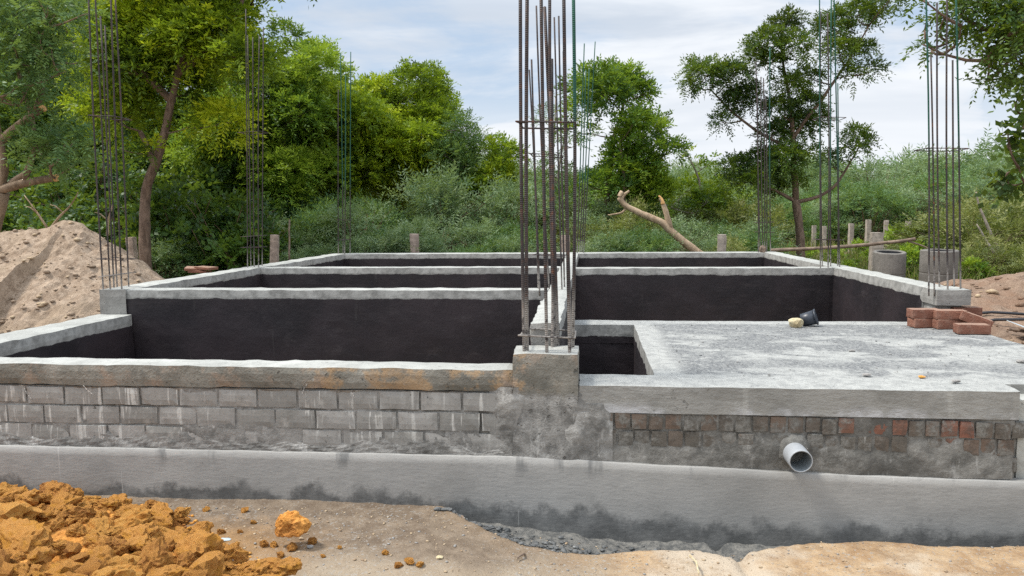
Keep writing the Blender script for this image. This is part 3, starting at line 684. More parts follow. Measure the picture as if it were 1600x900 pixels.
# ------------------------------------------------------------------ things on the slab
def brick_mesh(sd):
    mb = MB(); mb.rough((-.115, -.055, 0), (.115, .055, .074), .02, .003, .0025, 24, {}, sd); return mb.mesh('clay_brick')
BM = [brick_mesh(k*7) for k in range(3)]
for m_ in BM: m_.materials.append(M['clay'])
zs = ZS
BR = [('brick at the bottom of the left pair beside the black wall', 1444, 508, 6.33, 12, 0, 0, 0), ('brick on top of the left pair beside the black wall', 1443, 494, 6.33, 4, 0, 0, .075),
      ('lower brick of the pair under the column stub', 1482, 510, 6.26, 6, 0, 0, 0), ('upper brick of the pair under the column stub', 1483, 496, 6.26, -3, 0, 0, .075),
      ('red brick tipped aslant against the pair under the stub', 1521, 497, 6.2, -16, 20, 0, .045), ('red brick lying nearest on the slab edge', 1518, 516, 6.0, -4, 0, 0, .0),
      ('red brick mostly hidden under the column stub', 1507, 490, 6.47, 2, 0, 0, .075), ('lowest red brick hidden behind the tipped brick', 1507, 505, 6.47, 5, 0, 0, 0)]
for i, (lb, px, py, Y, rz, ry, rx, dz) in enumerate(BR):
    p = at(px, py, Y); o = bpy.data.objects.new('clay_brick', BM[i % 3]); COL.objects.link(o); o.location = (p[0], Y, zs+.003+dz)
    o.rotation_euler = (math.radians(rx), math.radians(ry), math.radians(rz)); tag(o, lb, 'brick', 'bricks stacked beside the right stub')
p = at(1264, 497, 6.35); e = empty('bucket', (p[0], 6.35, zs+.065), 'small black plastic bucket lying tipped against the cream stone', 'bucket')
def lathe(mb, prof, sides=28, m=0, M_=None):
    V = []; n = len(prof)
    for r, z in prof:
        for k in range(sides):
            a = 2*math.pi*k/sides; V.append((r*math.cos(a), r*math.sin(a), z))
    V = np.array(V)
    if M_ is not None: V = V@np.array(M_.to_3x3()).T+np.array(M_.translation)
    mb.add(V, [(i*sides+k, i*sides+(k+1) % sides, (i+1)*sides+(k+1) % sides, (i+1)*sides+k) for i in range(n-1) for k in range(sides)], m)
T = Matrix.Translation((p[0]+.005, 6.35, zs+.064)) @ Matrix.Rotation(math.radians(72), 4, 'Y') @ Matrix.Rotation(math.radians(20), 4, 'X') @ Matrix.Translation((0, 0, -.065))
mb = MB(); lathe(mb, [(.001, .004), (.05, .004), (.05, 0), (.052, .002), (.062, .12), (.0595, .12), (.048, .008), (.001, .008)], M_=Matrix(T)); mb.build('bucket_body', [M['black_plastic']], e, True)
mb = MB(); lathe(mb, [(.062, .108), (.067, .110), (.067, .121), (.0605, .122)], M_=Matrix(T)); mb.build('bucket_rim', [M['black_plastic']], e, True)
def stone(name, label, cat, loc, s, mat, sd, sub=3, group=None, flat=.75, rough=.35, rot=0):
    mb = MB(); v, f = rock_verts(sub, sd, rough, flat); mb.add(v*np.asarray(s), f); o = mb.build(name, [M[mat]], None, sub > 3); o.location = loc; o.rotation_euler = (0, 0, rot)
    return tag(o, label, cat, group)
p = at(1244, 509, 6.28); stone('stone', 'cream coloured stone in front of the black bucket on the slab', 'stone', (p[0], 6.28, zs+.035), (.068, .055, .055), 'cream_stone', 41)
for px, py, s, m_, lb in ((1331, 549, .017, 'pebble_grey', 'dark pebble alone in the middle of the slab'), (1354, 587, .02, 'pebble_grey', 'flat dark pebble near the front edge of the slab'), (1440, 590, .016, 'laterite', 'tiny orange crumb near the front edge of the slab'), (1493, 597, .02, 'pebble_grey', 'grey pebble at the slab edge to the right of the orange crumb'), (1597, 566, .025, 'pebble_grey', 'dark stone at the far right of the slab')):
    q = onz(px, py, zs); stone('stone', lb, 'stone', (q[0], q[1], zs+.3*s), (s*1.4, s, s*.7), m_, int(px))
def grit(name, n, region, zf, smin, smax, mats, label, cat, sub=1, sd=5, kind='stuff'):
    r = np.random.default_rng(sd); xy = np.array([region(r) for _ in range(n)], float); z = zf(xy[:, 0], xy[:, 1]); S = smin*(smax/smin)**(r.random(n)**2.2)
    pv = []; F = np.array(ICO[sub][1])
    for k in range(24): pv.append(rock_verts(sub, sd*1000+k, .5, .7, 3)[0])
    pv = np.array(pv)[r.integers(24, size=n)]*S[:, None, None]*np.stack([r.uniform(.8, 1.4, n), np.ones(n), r.uniform(.5, .9, n)], 1)[:, None]
    a = r.uniform(0, 6.28, n)[:, None]; ca, sa = np.cos(a), np.sin(a)
    V = np.stack([pv[..., 0]*ca-pv[..., 1]*sa+xy[:, :1], pv[..., 0]*sa+pv[..., 1]*ca+xy[:, 1:], pv[..., 2]+(z+S*.25)[:, None]], 2)
    nv = V.shape[1]; T = (F[None]+(np.arange(n)*nv)[:, None, None]).reshape(-1, 3); nf = len(T)
    me = bpy.data.meshes.new(name); me.vertices.add(n*nv); me.vertices.foreach_set('co', V.astype(np.float32).ravel()); me.loops.add(nf*3); me.loops.foreach_set('vertex_index', T.astype(np.int32).ravel())
    me.polygons.add(nf); me.polygons.foreach_set('loop_start', np.arange(0, nf*3, 3, dtype=np.int32)); me.polygons.foreach_set('loop_total', np.full(nf, 3, np.int32))
    me.polygons.foreach_set('material_index', np.repeat(r.integers(len(mats), size=n), len(F)).astype(np.int32)); me.update(calc_edges=True)
    return tag(link(name, me, [M[m_] for m_ in mats], None), label, cat, None, kind)
grit('slab_gravel', 420, lambda r: (r.uniform(.45, 2.95), 4.3+2.2*r.random()), lambda x, y: 0*x+ZS, .002, .009, ['pebble_grey', 'pebble_grey', 'slurry'], 'fine dark grit scattered over the porch slab', 'grit', 1, 6)
# ------------------------------------------------------------------ earthworks
HX = [-5, -2.95, -2.25, -1.85, -1.3, -1.1]; HY = [4.0, 3.98, 3.78, 3.42, 3.08, 2.85]
def hh(x, y):
    d = np.interp(x, HX, HY)-y
    return gh(x, y)+.13*smooth(-.02, .5, d)+.06*smooth(-2.0, -3.4, x)*smooth(0, .5, d)
def heap_mass(x, y):
    p = np.stack([x, y, 0*x], 1); d = np.interp(x, HX, HY)-y
    return hh(x, y)-.012-.05*smooth(.02, -.05, d)+smooth(-.02, .1, d)*(.045*fbm(p*9, 4, 71)+.035*fbm(p*22, 4, 72))
tag(sheet(np.arange(-4.3, -1.0, .016), np.arange(2.4, 4.03, .016), heap_mass).build('laterite_heap', M['laterite_red'], None), 'loose ochre laterite soil filling the heap between the lumps at lower left', 'soil heap', None, 'stuff')
LM = []
for k in range(18):
    v, f = rock_verts(4 if k < 12 else 3, 200+k, .85, .8, 4); rg = 1-np.abs(vnoise(v*2.6, 300+k))*2; v = v*(1+.07*rg+.05*fbm(v*7, 3, 330+k))[:, None]; mb = MB(); mb.add(v, f); me = mb.mesh('laterite_lump')
    me.materials.append(M[('laterite', 'laterite', 'laterite_red', 'laterite_yellow', 'laterite')[k % 5]]); LM.append(me)
def lump(loc, s, k, label, group, rot=None):
    o = bpy.data.objects.new('laterite_lump', LM[k % len(LM)]); COL.objects.link(o); o.location = loc
    o.rotation_euler = rot or (random.uniform(-.5, .5), random.uniform(-.5, .5), random.uniform(0, 6.28)); o.scale = s if hasattr(s, '__len__') else (s, s, s)
    return tag(o, label, 'laterite lump', group)
placed = []
GL = 'laterite lumps in the heap'
def heap_lumps(n, s0, s1, label, k0, sink, tries=9000):
    c = 0
    for _ in range(tries):
        if c >= n: break
        x = random.uniform(-3.9, -1.2); y = random.uniform(2.75, 3.96); d = float(np.interp(x, HX, HY))-y; s = random.uniform(s0, s1)
        if d < s*.35 or y > 4.03-s: continue
        if any((x-a)**2+(y-b)**2 < (.80*(s+t))**2 for a, b, t in placed): continue
        placed.append((x, y, s)); z = float(hh(np.array([x]), np.array([y]))[0])
        lump((x, y, z+s*sink), (s*random.uniform(1, 1.3), s*random.uniform(.85, 1.05), s*random.uniform(.8, 1)), random.randrange(99), label, GL); c += 1
def special(px, py, Y, s, k, label, dz=0, grp=GL):
    p = at(px, py, Y); placed.append((p[0], Y, max(s[:2])*.8)); return lump((p[0], Y, p[2]+dz), s, k, label, grp, (.1, .1, .4+k))
special(90, 772, 3.78, (.145, .10, .085), 2, 'broad brown laterite lump at the top of the heap against the wall')
special(12, 772, 3.8, (.07, .07, .06), 1, 'orange laterite lump at the far left top of the heap')
special(165, 788, 3.72, (.055, .05, .05), 6, 'reddish laterite lump at the end of the heap crest')
special(140, 783, 3.72, (.06, .05, .045), 3, 'yellow laterite lump beside the reddish one on the heap crest')
special(255, 803, 3.62, (.085, .065, .06), 5, 'rugged laterite lump jutting above the right slope of the heap')
special(285, 800, 3.6, (.05, .04, .04), 8, 'small laterite lump touching the right side of the rugged lump')
special(238, 787, 3.74, (.04, .03, .028), 2, 'little laterite lump just behind the rugged lump')
special(318, 828, 3.45, (.055, .05, .05), 0, 'laterite lump at the right foot of the heap facing the round boulder')
special(440, 885, 3.12, (.075, .06, .055), 6, 'laterite lump at the lower right tip of the heap')
special(408, 890, 3.10, (.09, .06, .05), 1, 'long laterite lump beside the lower right tip of the heap')
heap_lumps(30, .075, .125, 'large craggy ochre lump lying within the laterite heap', 0, .22)
heap_lumps(90, .036, .07, 'middling ochre lump wedged between larger ones in the laterite heap', 3, .35)
heap_lumps(150, .018, .034, 'small ochre lump filling a gap of the laterite heap', 7, .5)
p = at(457, 821, 3.5); o = stone('laterite_boulder', 'round ochre boulder lying alone on bare dirt right of the heap', 'boulder', (p[0], 3.5, p[2]+.004), (.088, .08, .08), 'laterite_red', 521, 4, None, .95, .75); o.data.polygons.foreach_set('use_smooth', np.zeros(len(o.data.polygons), bool))
for px, py, s in ((396, 818, .016), (412, 852, .022), (427, 852, .022), (457, 857, .026), (488, 846, .024), (438, 868, .02), (322, 796, .02), (382, 799, .02), (602, 861, .016), (622, 884, .02), (640, 881, .024), (656, 882, .02), (531, 853, .012), (365, 860, .035), (505, 866, .012), (345, 833, .02), (375, 832, .014)):
    q = onz(px, py+4, -.115); z = float(gh(q[:1], q[1:2])[0]); lump((q[0], q[1], z+s*.5), s, random.randrange(99), 'small ochre crumb lying loose on the bare dirt beside the heap', 'loose laterite crumbs')
for px, py, s, m_, lb in ((352, 846, (.035, .016, .008), 'panel', 'thin pale chip of concrete lying beside the heap'), (484, 855, (.022, .018, .012), 'pebble_grey', 'grey stone chip right of the round ochre boulder'), (687, 873, (.018, .016, .012), 'cream_stone', 'cream pebble in the open dirt below the wall'), (471, 843, (.013, .012, .01), 'pebble_tan', 'pale pebble tucked under the round ochre boulder'), (535, 773, (.022, .014, .01), 'pebble_grey', 'grey pebble close to the plastered base'), (360, 880, (.03, .028, .03), 'pebble_grey', 'grey cracked stone inside the heap edge')):
    q = onz(px, py+2, -.115); z = float(gh(q[:1], q[1:2])[0]); stone('stone', lb, 'stone', (q[0], q[1], z+s[2]*.5), s, m_, px)
grit('laterite_crumbs', 3200, lambda r: (lambda x: (x, np.interp(x, HX, HY)-abs(r.normal(0, .45))+.08))(r.uniform(-3.7, -1.15)), lambda x, y: np.minimum(hh(x, y), 0), .004, .02, ['laterite', 'laterite_red', 'laterite_yellow'], 'ochre crumbs strewn over and around the laterite heap', 'crumbs', 1, 8)
grit('gravel', 3000, lambda r: (r.uniform(-2.9, 2.4), 2.9+1.08*r.random()**.7), gh, .002, .010, ['pebble_grey', 'pebble_tan', 'pebble_tan', 'pebble_tan'], 'fine gravel scattered over the dirt before the wall', 'gravel', 1, 9)
def trench(r):
    x = r.normal(-.4, .32); return (min(max(x, -.85), .5), float(np.interp(x, EDX, EDY))+abs(r.normal(.09, .1)))
grit('rubble', 1300, lambda r: (lambda q: (q[0], min(q[1], 4.02)))(trench(r)), lambda x, y: gh(x, y)+.004, .004, .02, ['slurry'], 'wet grey mortar rubble in the trench along the wall base', 'rubble', 2, 10)
for px, py, qx, qy in ((1078, 868, 1092, 897), (820, 866, 808, 872), (715, 805, 726, 816)):
    a = onz(px, py, -.14); b = onz(qx, qy, -.12); mb = MB(); mb.tube([a, (a+b)/2+np.array([.01, 0, .012]), b], [.005, .006, .003], 6, wob=.3)
    tag(mb.build('twig', [M['cream_stone' if px > 1000 else 'dry_wood']], None), {1078: 'pale bent twig lying in the notch of the tan bank', 820: 'dry twig on the dirt below the rubble', 715: 'short twig at the head of the wet trench'}[px], 'twig')

def mound(x, y):
    p = np.stack([x, y, 0*x], 1); ax_, ay = -7.6, 8.2; bx, by = -6.25, 8.5
    t = np.clip(((x-ax_)*(bx-ax_)+(y-ay)*(by-ay))/((bx-ax_)**2+(by-ay)**2), 0, 1); d = np.hypot(x-ax_-t*(bx-ax_), y-ay-t*(by-ay))
    top = 1.27+.24*t; dn = np.sqrt(d*d+.12**2)-.12
    z = top-np.where(x > bx, .86, .6)*dn*(1-.12*smooth(.3, 2.0, dn))
    return np.maximum(z+.10*fbm(p*1.3, 3, 81)*smooth(0, .6, d)+.09*fbm(p*4, 4, 82)+.045*fbm(p*13, 4, 83)-.05*np.maximum(0, fbm(p*2.6+7, 3, 84)-.15)*1.3, -.2)
tag(sheet(np.arange(-10.5, -4.46, .04), np.arange(4.6, 12, .045), mound).build('soil_mound', M['mound'], None), 'high mound of pale brown soil left of the foundation', 'soil mound')
def bank(x, y):
    p = np.stack([x, y, 0*x], 1); z = .52+.10*smooth(6.5, 8, y)+.26*np.exp(-(((x-5.2)/1.2)**2+((y-8.6)/1.1)**2))
    z = z*smooth(12.5, 9.3, y)*smooth(9, 6.5, x)*smooth(3.9, 5.6, y)
    return np.maximum(z-.1*smooth(3.5, 3.1, x)+.05*fbm(p*2.4, 4, 91)+.03*fbm(p*9, 3, 92), -.2)
tag(sheet(np.arange(3.13, 9, .04), np.arange(4.0, 12.6, .05), bank).build('soil_bank', M['bank'], None), 'brown earth bank heaped against the right side of the foundation', 'soil bank')
def bz(x, y): return float(bank(np.array([x]), np.array([y]))[0])
for k, (lb, pts) in enumerate((('black hose lying on the earth bank, the upper of two', ((1505, 478), (1550, 482), (1610, 489), (1680, 500))), ('black hose lying on the earth bank, the lower of two', ((1508, 482), (1555, 488), (1620, 496), (1700, 512))))):
    P = []
    for px, py in pts:
        q = at(px, py, 7.2-.3*k); P.append((q[0], q[1], bz(q[0], q[1])+.03+.01*k))
    mb = MB(); mb.tube(P, .013, 8); tag(mb.build('hose', [M['hose']], None, True), lb, 'hose', 'black hoses on the earth bank')
p = at(1592, 505, 6.35); mb = MB(); mb.rough((-.16, -.14, -.004), (.2, .14, .004), .06, .003, .002, 5, {}, 95); o = mb.build('panel', [M['panel']], None); o.location = (p[0]+.12, 6.35, bz(p[0]+.12, 6.35)+.08); o.rotation_euler = (.25, .3, .5); tag(o, 'pale blue grey sheet lying tilted on the earth bank', 'panel')
for lb, a, b in (('pale stick lying on the earth bank behind the tipped brick', (1525, 490), (1572, 503)), ('dark stick lying on the earth bank in front of the blue sheet', (1577, 520), (1640, 512))):
    A_, B_ = at(*a, 6.5), at(*b, 6.35); A_[2] = bz(max(A_[0], 3.2), 6.5)+.05; B_[2] = bz(B_[0], 6.35)+.03
    mb = MB(); mb.tube([A_, (A_+B_)/2+np.array([0, .03, .012]), B_], [.012, .015, .012], 7, wob=.25); tag(mb.build('stick', [M['bark_pale' if a[0] < 1550 else 'dry_wood']], None), lb, 'stick')
stuffp = lambda r: (r.uniform(3.2, 5.6), r.uniform(5.3, 9))
grit('soil_clods', 420, stuffp, bank, .008, .06, ['bank', 'bank', 'pebble_tan'], 'crumbly clods over the brown earth bank', 'clods', 1, 12)
grit('mound_clods', 1500, lambda r: (r.uniform(-8, -4.6), r.uniform(5.2, 8.6)), mound, .008, .05, ['mound', 'mound', 'pebble_tan'], 'crumbly clods over the pale soil mound', 'clods', 1, 13)

# ------------------------------------------------------------------ foliage
def quads(name, V, tone, mats):
    me = bpy.data.meshes.new(name); n = len(V)//4
    me.vertices.add(n*4); me.vertices.foreach_set('co', np.ascontiguousarray(V, np.float32).ravel())
    me.loops.add(n*4); me.loops.foreach_set('vertex_index', np.arange(n*4, dtype=np.int32))
    me.polygons.add(n); me.polygons.foreach_set('loop_start', np.arange(0, n*4, 4, dtype=np.int32)); me.polygons.foreach_set('loop_total', np.full(n, 4, np.int32))
    a = me.attributes.new('tone', 'FLOAT', 'FACE'); a.data.foreach_set('value', np.asarray(tone, np.float32)); me.update(calc_edges=True)
    for m_ in mats: me.materials.append(m_)
    return me
def unit(v): return v/(np.linalg.norm(v, axis=1)[:, None]+1e-9)
NEEM = dict(L=.34, pairs=5, l=.122, w=.044, droop=.30, ang=.8)
FEATH = dict(L=.42, pairs=8, l=.085, w=.026, droop=.24, ang=1.0)
SCRUB = dict(L=.34, pairs=6, l=.10, w=.02, droop=.1, ang=.9)
BROAD = dict(L=.22, pairs=3, l=.10, w=.055, droop=.2, ang=.9)
HEART = dict(L=.2, pairs=2, l=.12, w=.10, droop=.7, ang=.9)
def foliage(clumps, dens, spec, sd, updir=.15, flat=.8, k=1.0):
    r = np.random.default_rng(sd); VV = []; TT = []
    for ci, (cx, cy, cz, cr) in enumerate(clumps):
        n = max(6, int(dens*cr*cr)); d = unit(r.normal(size=(n, 3))); sh = 1+.35*vnoise(d*2.1+ci*7.7, sd)
        d[:, 2] = np.where((d[:, 2] < -.3) & (r.random(n) < .75), -d[:, 2], d[:, 2]); rr = cr*(.45+.55*np.sqrt(r.random(n)))*sh; P = np.array([cx, cy, cz])+d*rr[:, None]*np.array([1, 1, flat])
        D = unit(d*.8+r.normal(size=(n, 3))*.55+np.array([0, 0, updir])); S = unit(np.cross(D, np.array([0, 0, 1.])+r.normal(size=(n, 3))*.45))
        tone = .5+.23*r.normal()+.15*r.normal(size=n); L = spec['L']*k*r.uniform(.7, 1.2, n)
        for j in range(spec['pairs']+1):
            t = (j+.6)/(spec['pairs']+.6); B = P+D*(L*t)[:, None]; B[:, 2] -= spec['droop']*L*t*t
            ll = spec['l']*k*(1.05-.35*abs(t-.45))
            for s in ((-1, 1) if j < spec['pairs'] else (0,)):
                ld = unit(S*s*spec['ang']+D*(.55 if s else 1)+r.normal(size=(n, 3))*.22-np.array([0, 0, .25*spec['droop']]))
                ws = unit(np.cross(ld, np.cross(S, D)+r.normal(size=(n, 3))*.5)); lw = (ll*spec['w']/spec['l'])*r.uniform(.8, 1.2, n)[:, None]; le = ll*r.uniform(.8, 1.15, n)[:, None]
                q = np.stack([B, B+ld*le*.42+ws*lw*.5, B+ld*le, B+ld*le*.42-ws*lw*.5], 1); VV.append(q.reshape(-1, 3)); TT.append(np.clip(tone+.06*r.normal(size=n), 0, 1))
    return np.concatenate(VV), np.concatenate(TT)
def mass(ells, n, rpx, Y, dY, sd):
    r = np.random.default_rng(sd); out = []
    w = np.array([e[2]*e[3] for e in ells], float); w /= w.sum()
    for i in r.choice(len(ells), n, p=w):
        cx, cy, rx, ry = ells[i]; a = r.uniform(0, 6.28); q = math.sqrt(r.random()); kk = 1.0
        if r.random() < .25: q = r.uniform(.95, 1.3); kk = .5
        y = Y+r.uniform(-dY, dY); p = at(cx+rx*q*math.cos(a), cy+ry*q*math.sin(a), y); out.append((*p, kk*r.uniform(*rpx)*Y/FPX))
    return out
def px_clumps(lst, Y, dY, sd, rf=.74):
    r = np.random.default_rng(sd); out = []
    for x, y, q in lst:
        yy = Y+r.uniform(-dY, dY); out.append((*at(x, y, yy), q*Y/FPX*rf))
    return out
def limb(pts, Y, r0, r1, sub=4, wig=.03, sd=0):
    P = [at(p[0], p[1], Y+(p[2] if len(p) > 2 else 0)) for p in pts]; P = np.array(P); out = []
    for i in range(len(P)-1):
        for k in range(sub): out.append(P[i]+(P[i+1]-P[i])*k/sub)
    out.append(P[-1]); out = np.array(out)
    for _ in range(2): out[1:-1] = out[1:-1]*.5+(out[:-2]+out[2:])*.25
    out[1:-1] += wig*np.stack([fbm(out[1:-1]*2, 2, sd), fbm(out[1:-1]*2, 2, sd+1), 0*out[1:-1, 0]], 1)
    return out, np.linspace(r0, r1, len(out))
def tree(label, limbs, clumps, dens, spec, leaf, bark='bark', group=None, sd=1, name='tree', twigs=True, k=1.0, updir=.15, flat=.8):
    b = limbs[0][0][0]; e = empty(name, (b[0], b[1], b[2]), label, 'tree' if name == 'tree' else name.replace('_', ' '), group)
    mb = MB(); nodes = []
    for i, (P, R) in enumerate(limbs): mb.tube(P, R, 10, wob=.22, sd=sd+i); nodes += [(p, q) for p, q in zip(P, R)]
    if twigs:
        N = np.array([p for p, _ in nodes])
        for c in sorted(clumps, key=lambda c: c[2]):
            c = np.array(c); dd = np.linalg.norm((N-c[:3])*np.array([1, 1, 1.4])+np.array([0, 0, .25]), axis=1); i = int(dd.argmin()); a = N[i]; v = c[:3]-a; ln = np.linalg.norm(v)
            if ln < .1 or ln > 3.5: continue
            m_ = a+v*.5+np.array([random.uniform(-.1, .1), random.uniform(-.1, .1), -.08*ln]); r0 = min(.012+.012*ln, .04)
            P = np.array([a, m_*.55+a*.45, m_*.5+c[:3]*.5-v*.12, c[:3], c[:3]+v/ln*c[3]*.5]); mb.tube(P, [r0, r0*.8, r0*.6, r0*.4, .004], 5); N = np.concatenate([N, P[2:4]])
    mb.build('trunk', [M[bark]], e, True)
    V, t = foliage(clumps, dens, spec, sd, updir, flat, k); link('crown', quads('crown', V, t, []), [M[leaf]], e); return e
# the slender tree seen against the sky
Y = 17
LJ = [limb([(1252, 408), (1250, 370), (1247, 330), (1243, 312)], Y, .10, .08, sd=3), limb([(1243, 314), (1242, 250), (1238, 190), (1230, 130), (1222, 90)], Y, .07, .02, sd=4),
      limb([(1243, 314), (1222, 303), (1196, 292), (1170, 284)], Y, .045, .015, sd=5), limb([(1246, 316), (1280, 308), (1305, 293), (1325, 262), (1342, 230)], Y, .045, .014, sd=6),
      limb([(1241, 245), (1215, 222), (1180, 204), (1140, 172), (1110, 140)], Y, .045, .014, sd=7), limb([(1240, 215), (1268, 175), (1300, 132), (1328, 92), (1358, 40)], Y, .045, .014, sd=8)]
CJ = [(1105, 118, 40), (1142, 122, 42), (1084, 108, 22), (1150, 162, 36), (1128, 192, 20), (1168, 150, 28), (1078, 135, 18), (1195, 66, 36), (1222, 46, 34), (1240, 76, 34), (1180, 88, 26), (1206, 100, 30), (1235, 30, 20), 
      (1300, 44, 40), (1338, 26, 42), (1368, 12, 26), (1312, 82, 34), (1346, 82, 30), (1366, 108, 18), (1330, 118, 20), (1395, -5, 22), (1262, 122, 30), (1236, 136, 30), (1216, 172, 38), (1242, 202, 44), (1262, 168, 34), (1206, 212, 30), (1272, 190, 26),
      (1226, 252, 44), (1192, 258, 44), (1152, 264, 32), (1176, 286, 28), (1238, 282, 28), (1143, 286, 22), (1260, 240, 24), (1338, 212, 26), (1334, 236, 22), (1352, 222, 16), (1296, 250, 18), (1135, 262, 16), (1205, 292, 22)]
tree('slender dark green tree with open crown standing against the sky behind the right rear wall', LJ, px_clumps(CJ, Y, .45, 3, .62), 1500, dict(NEEM, l=.11, w=.037, L=.31), 'leaf_sil', 'bark', None, 31, updir=-.15, k=.8)
# left: big yellow-green neem with the bent trunk
Y = 13.2
LA = [limb([(229, 440), (227, 380), (226, 330), (229, 292), (243, 258), (257, 208), (268, 160), (280, 110), (300, 50)], Y, .115, .05, sd=9), limb([(270, 160), (220, 110), (190, 40)], Y, .08, .03, sd=10), limb([(278, 115), (340, 60), (380, 0)], Y, .08, .03, sd=11), limb([(243, 258), (228, 225), (219, 205)], Y, .06, .04, sd=12)]
CA = mass([(250, 20, 130, 80), (330, 90, 80, 70), (195, 130, 60, 55), (400, 22, 42, 40), (300, -70, 150, 70), (235, 70, 80, 55), (150, 70, 55, 90), (345, 165, 40, 36), (150, 205, 30, 30)], 85, (26, 50), Y+.8, 1.3, 33)+px_clumps([(238, 243, 15), (236, 232, 9), (292, 200, 16), (180, 230, 12)], Y-.2, .1, 4)
tree('tall yellow green tree on a bent brown trunk left of the foundation', LA, CA, 640, NEEM, 'leaf_yellow', 'bark', None, 32, updir=-.05)
Y = 19
CC = mass([(440, 180, 48, 95), (425, 280, 70, 55), (475, 110, 26, 38), (380, 180, 50, 90), (410, 90, 40, 40), (345, 250, 50, 60)], 66, (26, 48), Y, 1.4, 34)
tree('tall mid green tree standing behind the thin left rebar column', [limb([(430, 420), (432, 300), (445, 180), (462, 100)], Y, .16, .04, sd=13), limb([(433, 290), (400, 220), (375, 150)], Y, .08, .03, sd=14)], CC, 560, NEEM, 'leaf_mid', 'bark_dark', None, 34)
Y = 21
CD = mass([(528, 235, 52, 70), (505, 280, 55, 50), (530, 180, 30, 30)], 32, (24, 42), Y, 1.2, 35)
tree('light green tree behind the green tipped rebar at the far left corner', [limb([(525, 420), (527, 320), (530, 220), (533, 170)], Y, .12, .03, sd=15)], CD, 540, NEEM, 'leaf_neem', 'bark_dark', None, 35)
Y = 22
CE = mass([(625, 200, 66, 75), (605, 250, 55, 50), (655, 260, 48, 45), (600, 140, 32, 25), (580, 190, 30, 40), (672, 190, 24, 35)], 56, (24, 48), Y, 1.5, 36)
tree('broad round bright green tree centred between the left and middle rebars', [limb([(625, 430), (625, 330), (622, 230), (610, 140)], Y, .17, .04, sd=16), limb([(625, 300), (655, 240), (672, 190)], Y, .08, .03, sd=17)], CE, 560, NEEM, 'leaf_yellow', 'bark_dark', None, 36)
Y = 21
CF = mass([(715, 255, 34, 45), (700, 290, 35, 30), (722, 215, 24, 22)], 30, (14, 24), Y, .8, 37)
tree('dark feathery tree with thin wispy top right of the broad round tree', [limb([(712, 420), (712, 320), (716, 250), (722, 205)], Y, .09, .02, sd=18)], CF, 420, FEATH, 'leaf_feather', 'bark_dark', None, 37)
CG = mass([(778, 262, 24, 40), (765, 305, 32, 26), (780, 235, 16, 18)], 26, (14, 24), Y, .8, 38)
tree('small bright green tree just left of the tall front rebar', [limb([(772, 420), (772, 340), (776, 280), (780, 235)], Y, .09, .02, sd=19)], CG, 560, NEEM, 'leaf_neem', 'bark_dark', None, 38)
Y = 19
CH = mass([(985, 180, 40, 40), (1005, 240, 42, 48), (950, 260, 42, 50), (930, 150, 26, 22), (960, 170, 40, 40), (1000, 290, 40, 30), (925, 210, 30, 50)], 36, (18, 36), Y, 1.1, 39)
tree('green tree with a rust brown cut stem right of the tall front rebar', [limb([(978, 420), (976, 330), (974, 270), (968, 222)], Y-.7, .04, .03, sd=20), limb([(945, 420), (948, 320), (955, 230), (975, 160)], Y, .1, .03, sd=21)], CH, 500, NEEM, 'leaf_mid', 'bark', None, 39)
CI = mass([(866, 240, 30, 60), (850, 200, 14, 25), (880, 290, 20, 40), (890, 190, 20, 30)], 22, (10, 20), Y, .8, 40)
tree('thin wispy half bare tree directly behind the tall front rebar', [limb([(868, 420), (866, 320), (864, 230), (868, 150)], Y, .06, .012, sd=22), limb([(866, 300), (880, 230), (886, 170)], Y, .03, .01, sd=23)], CI, 260, FEATH, 'leaf_feather', 'bark_grey', None, 40)
Y = 20
CK = mass([(1100, 300, 34, 36), (1070, 320, 30, 28), (1130, 320, 30, 28)], 24, (13, 24), Y, .8, 41)+px_clumps([(1075, 240, 9), (1088, 252, 11), (1100, 262, 14), (1112, 250, 9), (1068, 232, 6)], Y, .2, 5)
tree('sparse light green sapling between the cut stem tree and the slender tree', [limb([(1100, 420), (1098, 340), (1094, 280), (1070, 234)], Y, .06, .012, sd=24)], CK, 330, BROAD, 'leaf_neem', 'bark_grey', None, 41)
# darker trees closing the gaps on the left
Y = 22
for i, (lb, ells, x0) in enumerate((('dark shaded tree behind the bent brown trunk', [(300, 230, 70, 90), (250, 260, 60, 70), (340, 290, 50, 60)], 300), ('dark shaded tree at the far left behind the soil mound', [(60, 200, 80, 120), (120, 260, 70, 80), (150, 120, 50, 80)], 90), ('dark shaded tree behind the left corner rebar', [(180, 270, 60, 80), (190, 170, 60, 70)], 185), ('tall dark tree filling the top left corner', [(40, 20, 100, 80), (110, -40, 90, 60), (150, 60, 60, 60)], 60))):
    tree(lb, [limb([(x0, 430), (x0+4, 330), (x0-4, 220), (x0+3, 120 if i else 180)], Y+i*.8, .17, .05, sd=40+i)], mass(ells, 44, (32, 56), Y+i*.8, 1.2, 50+i), 330, NEEM, 'leaf_dark', 'bark_dark', None, 60+i, k=1.25)
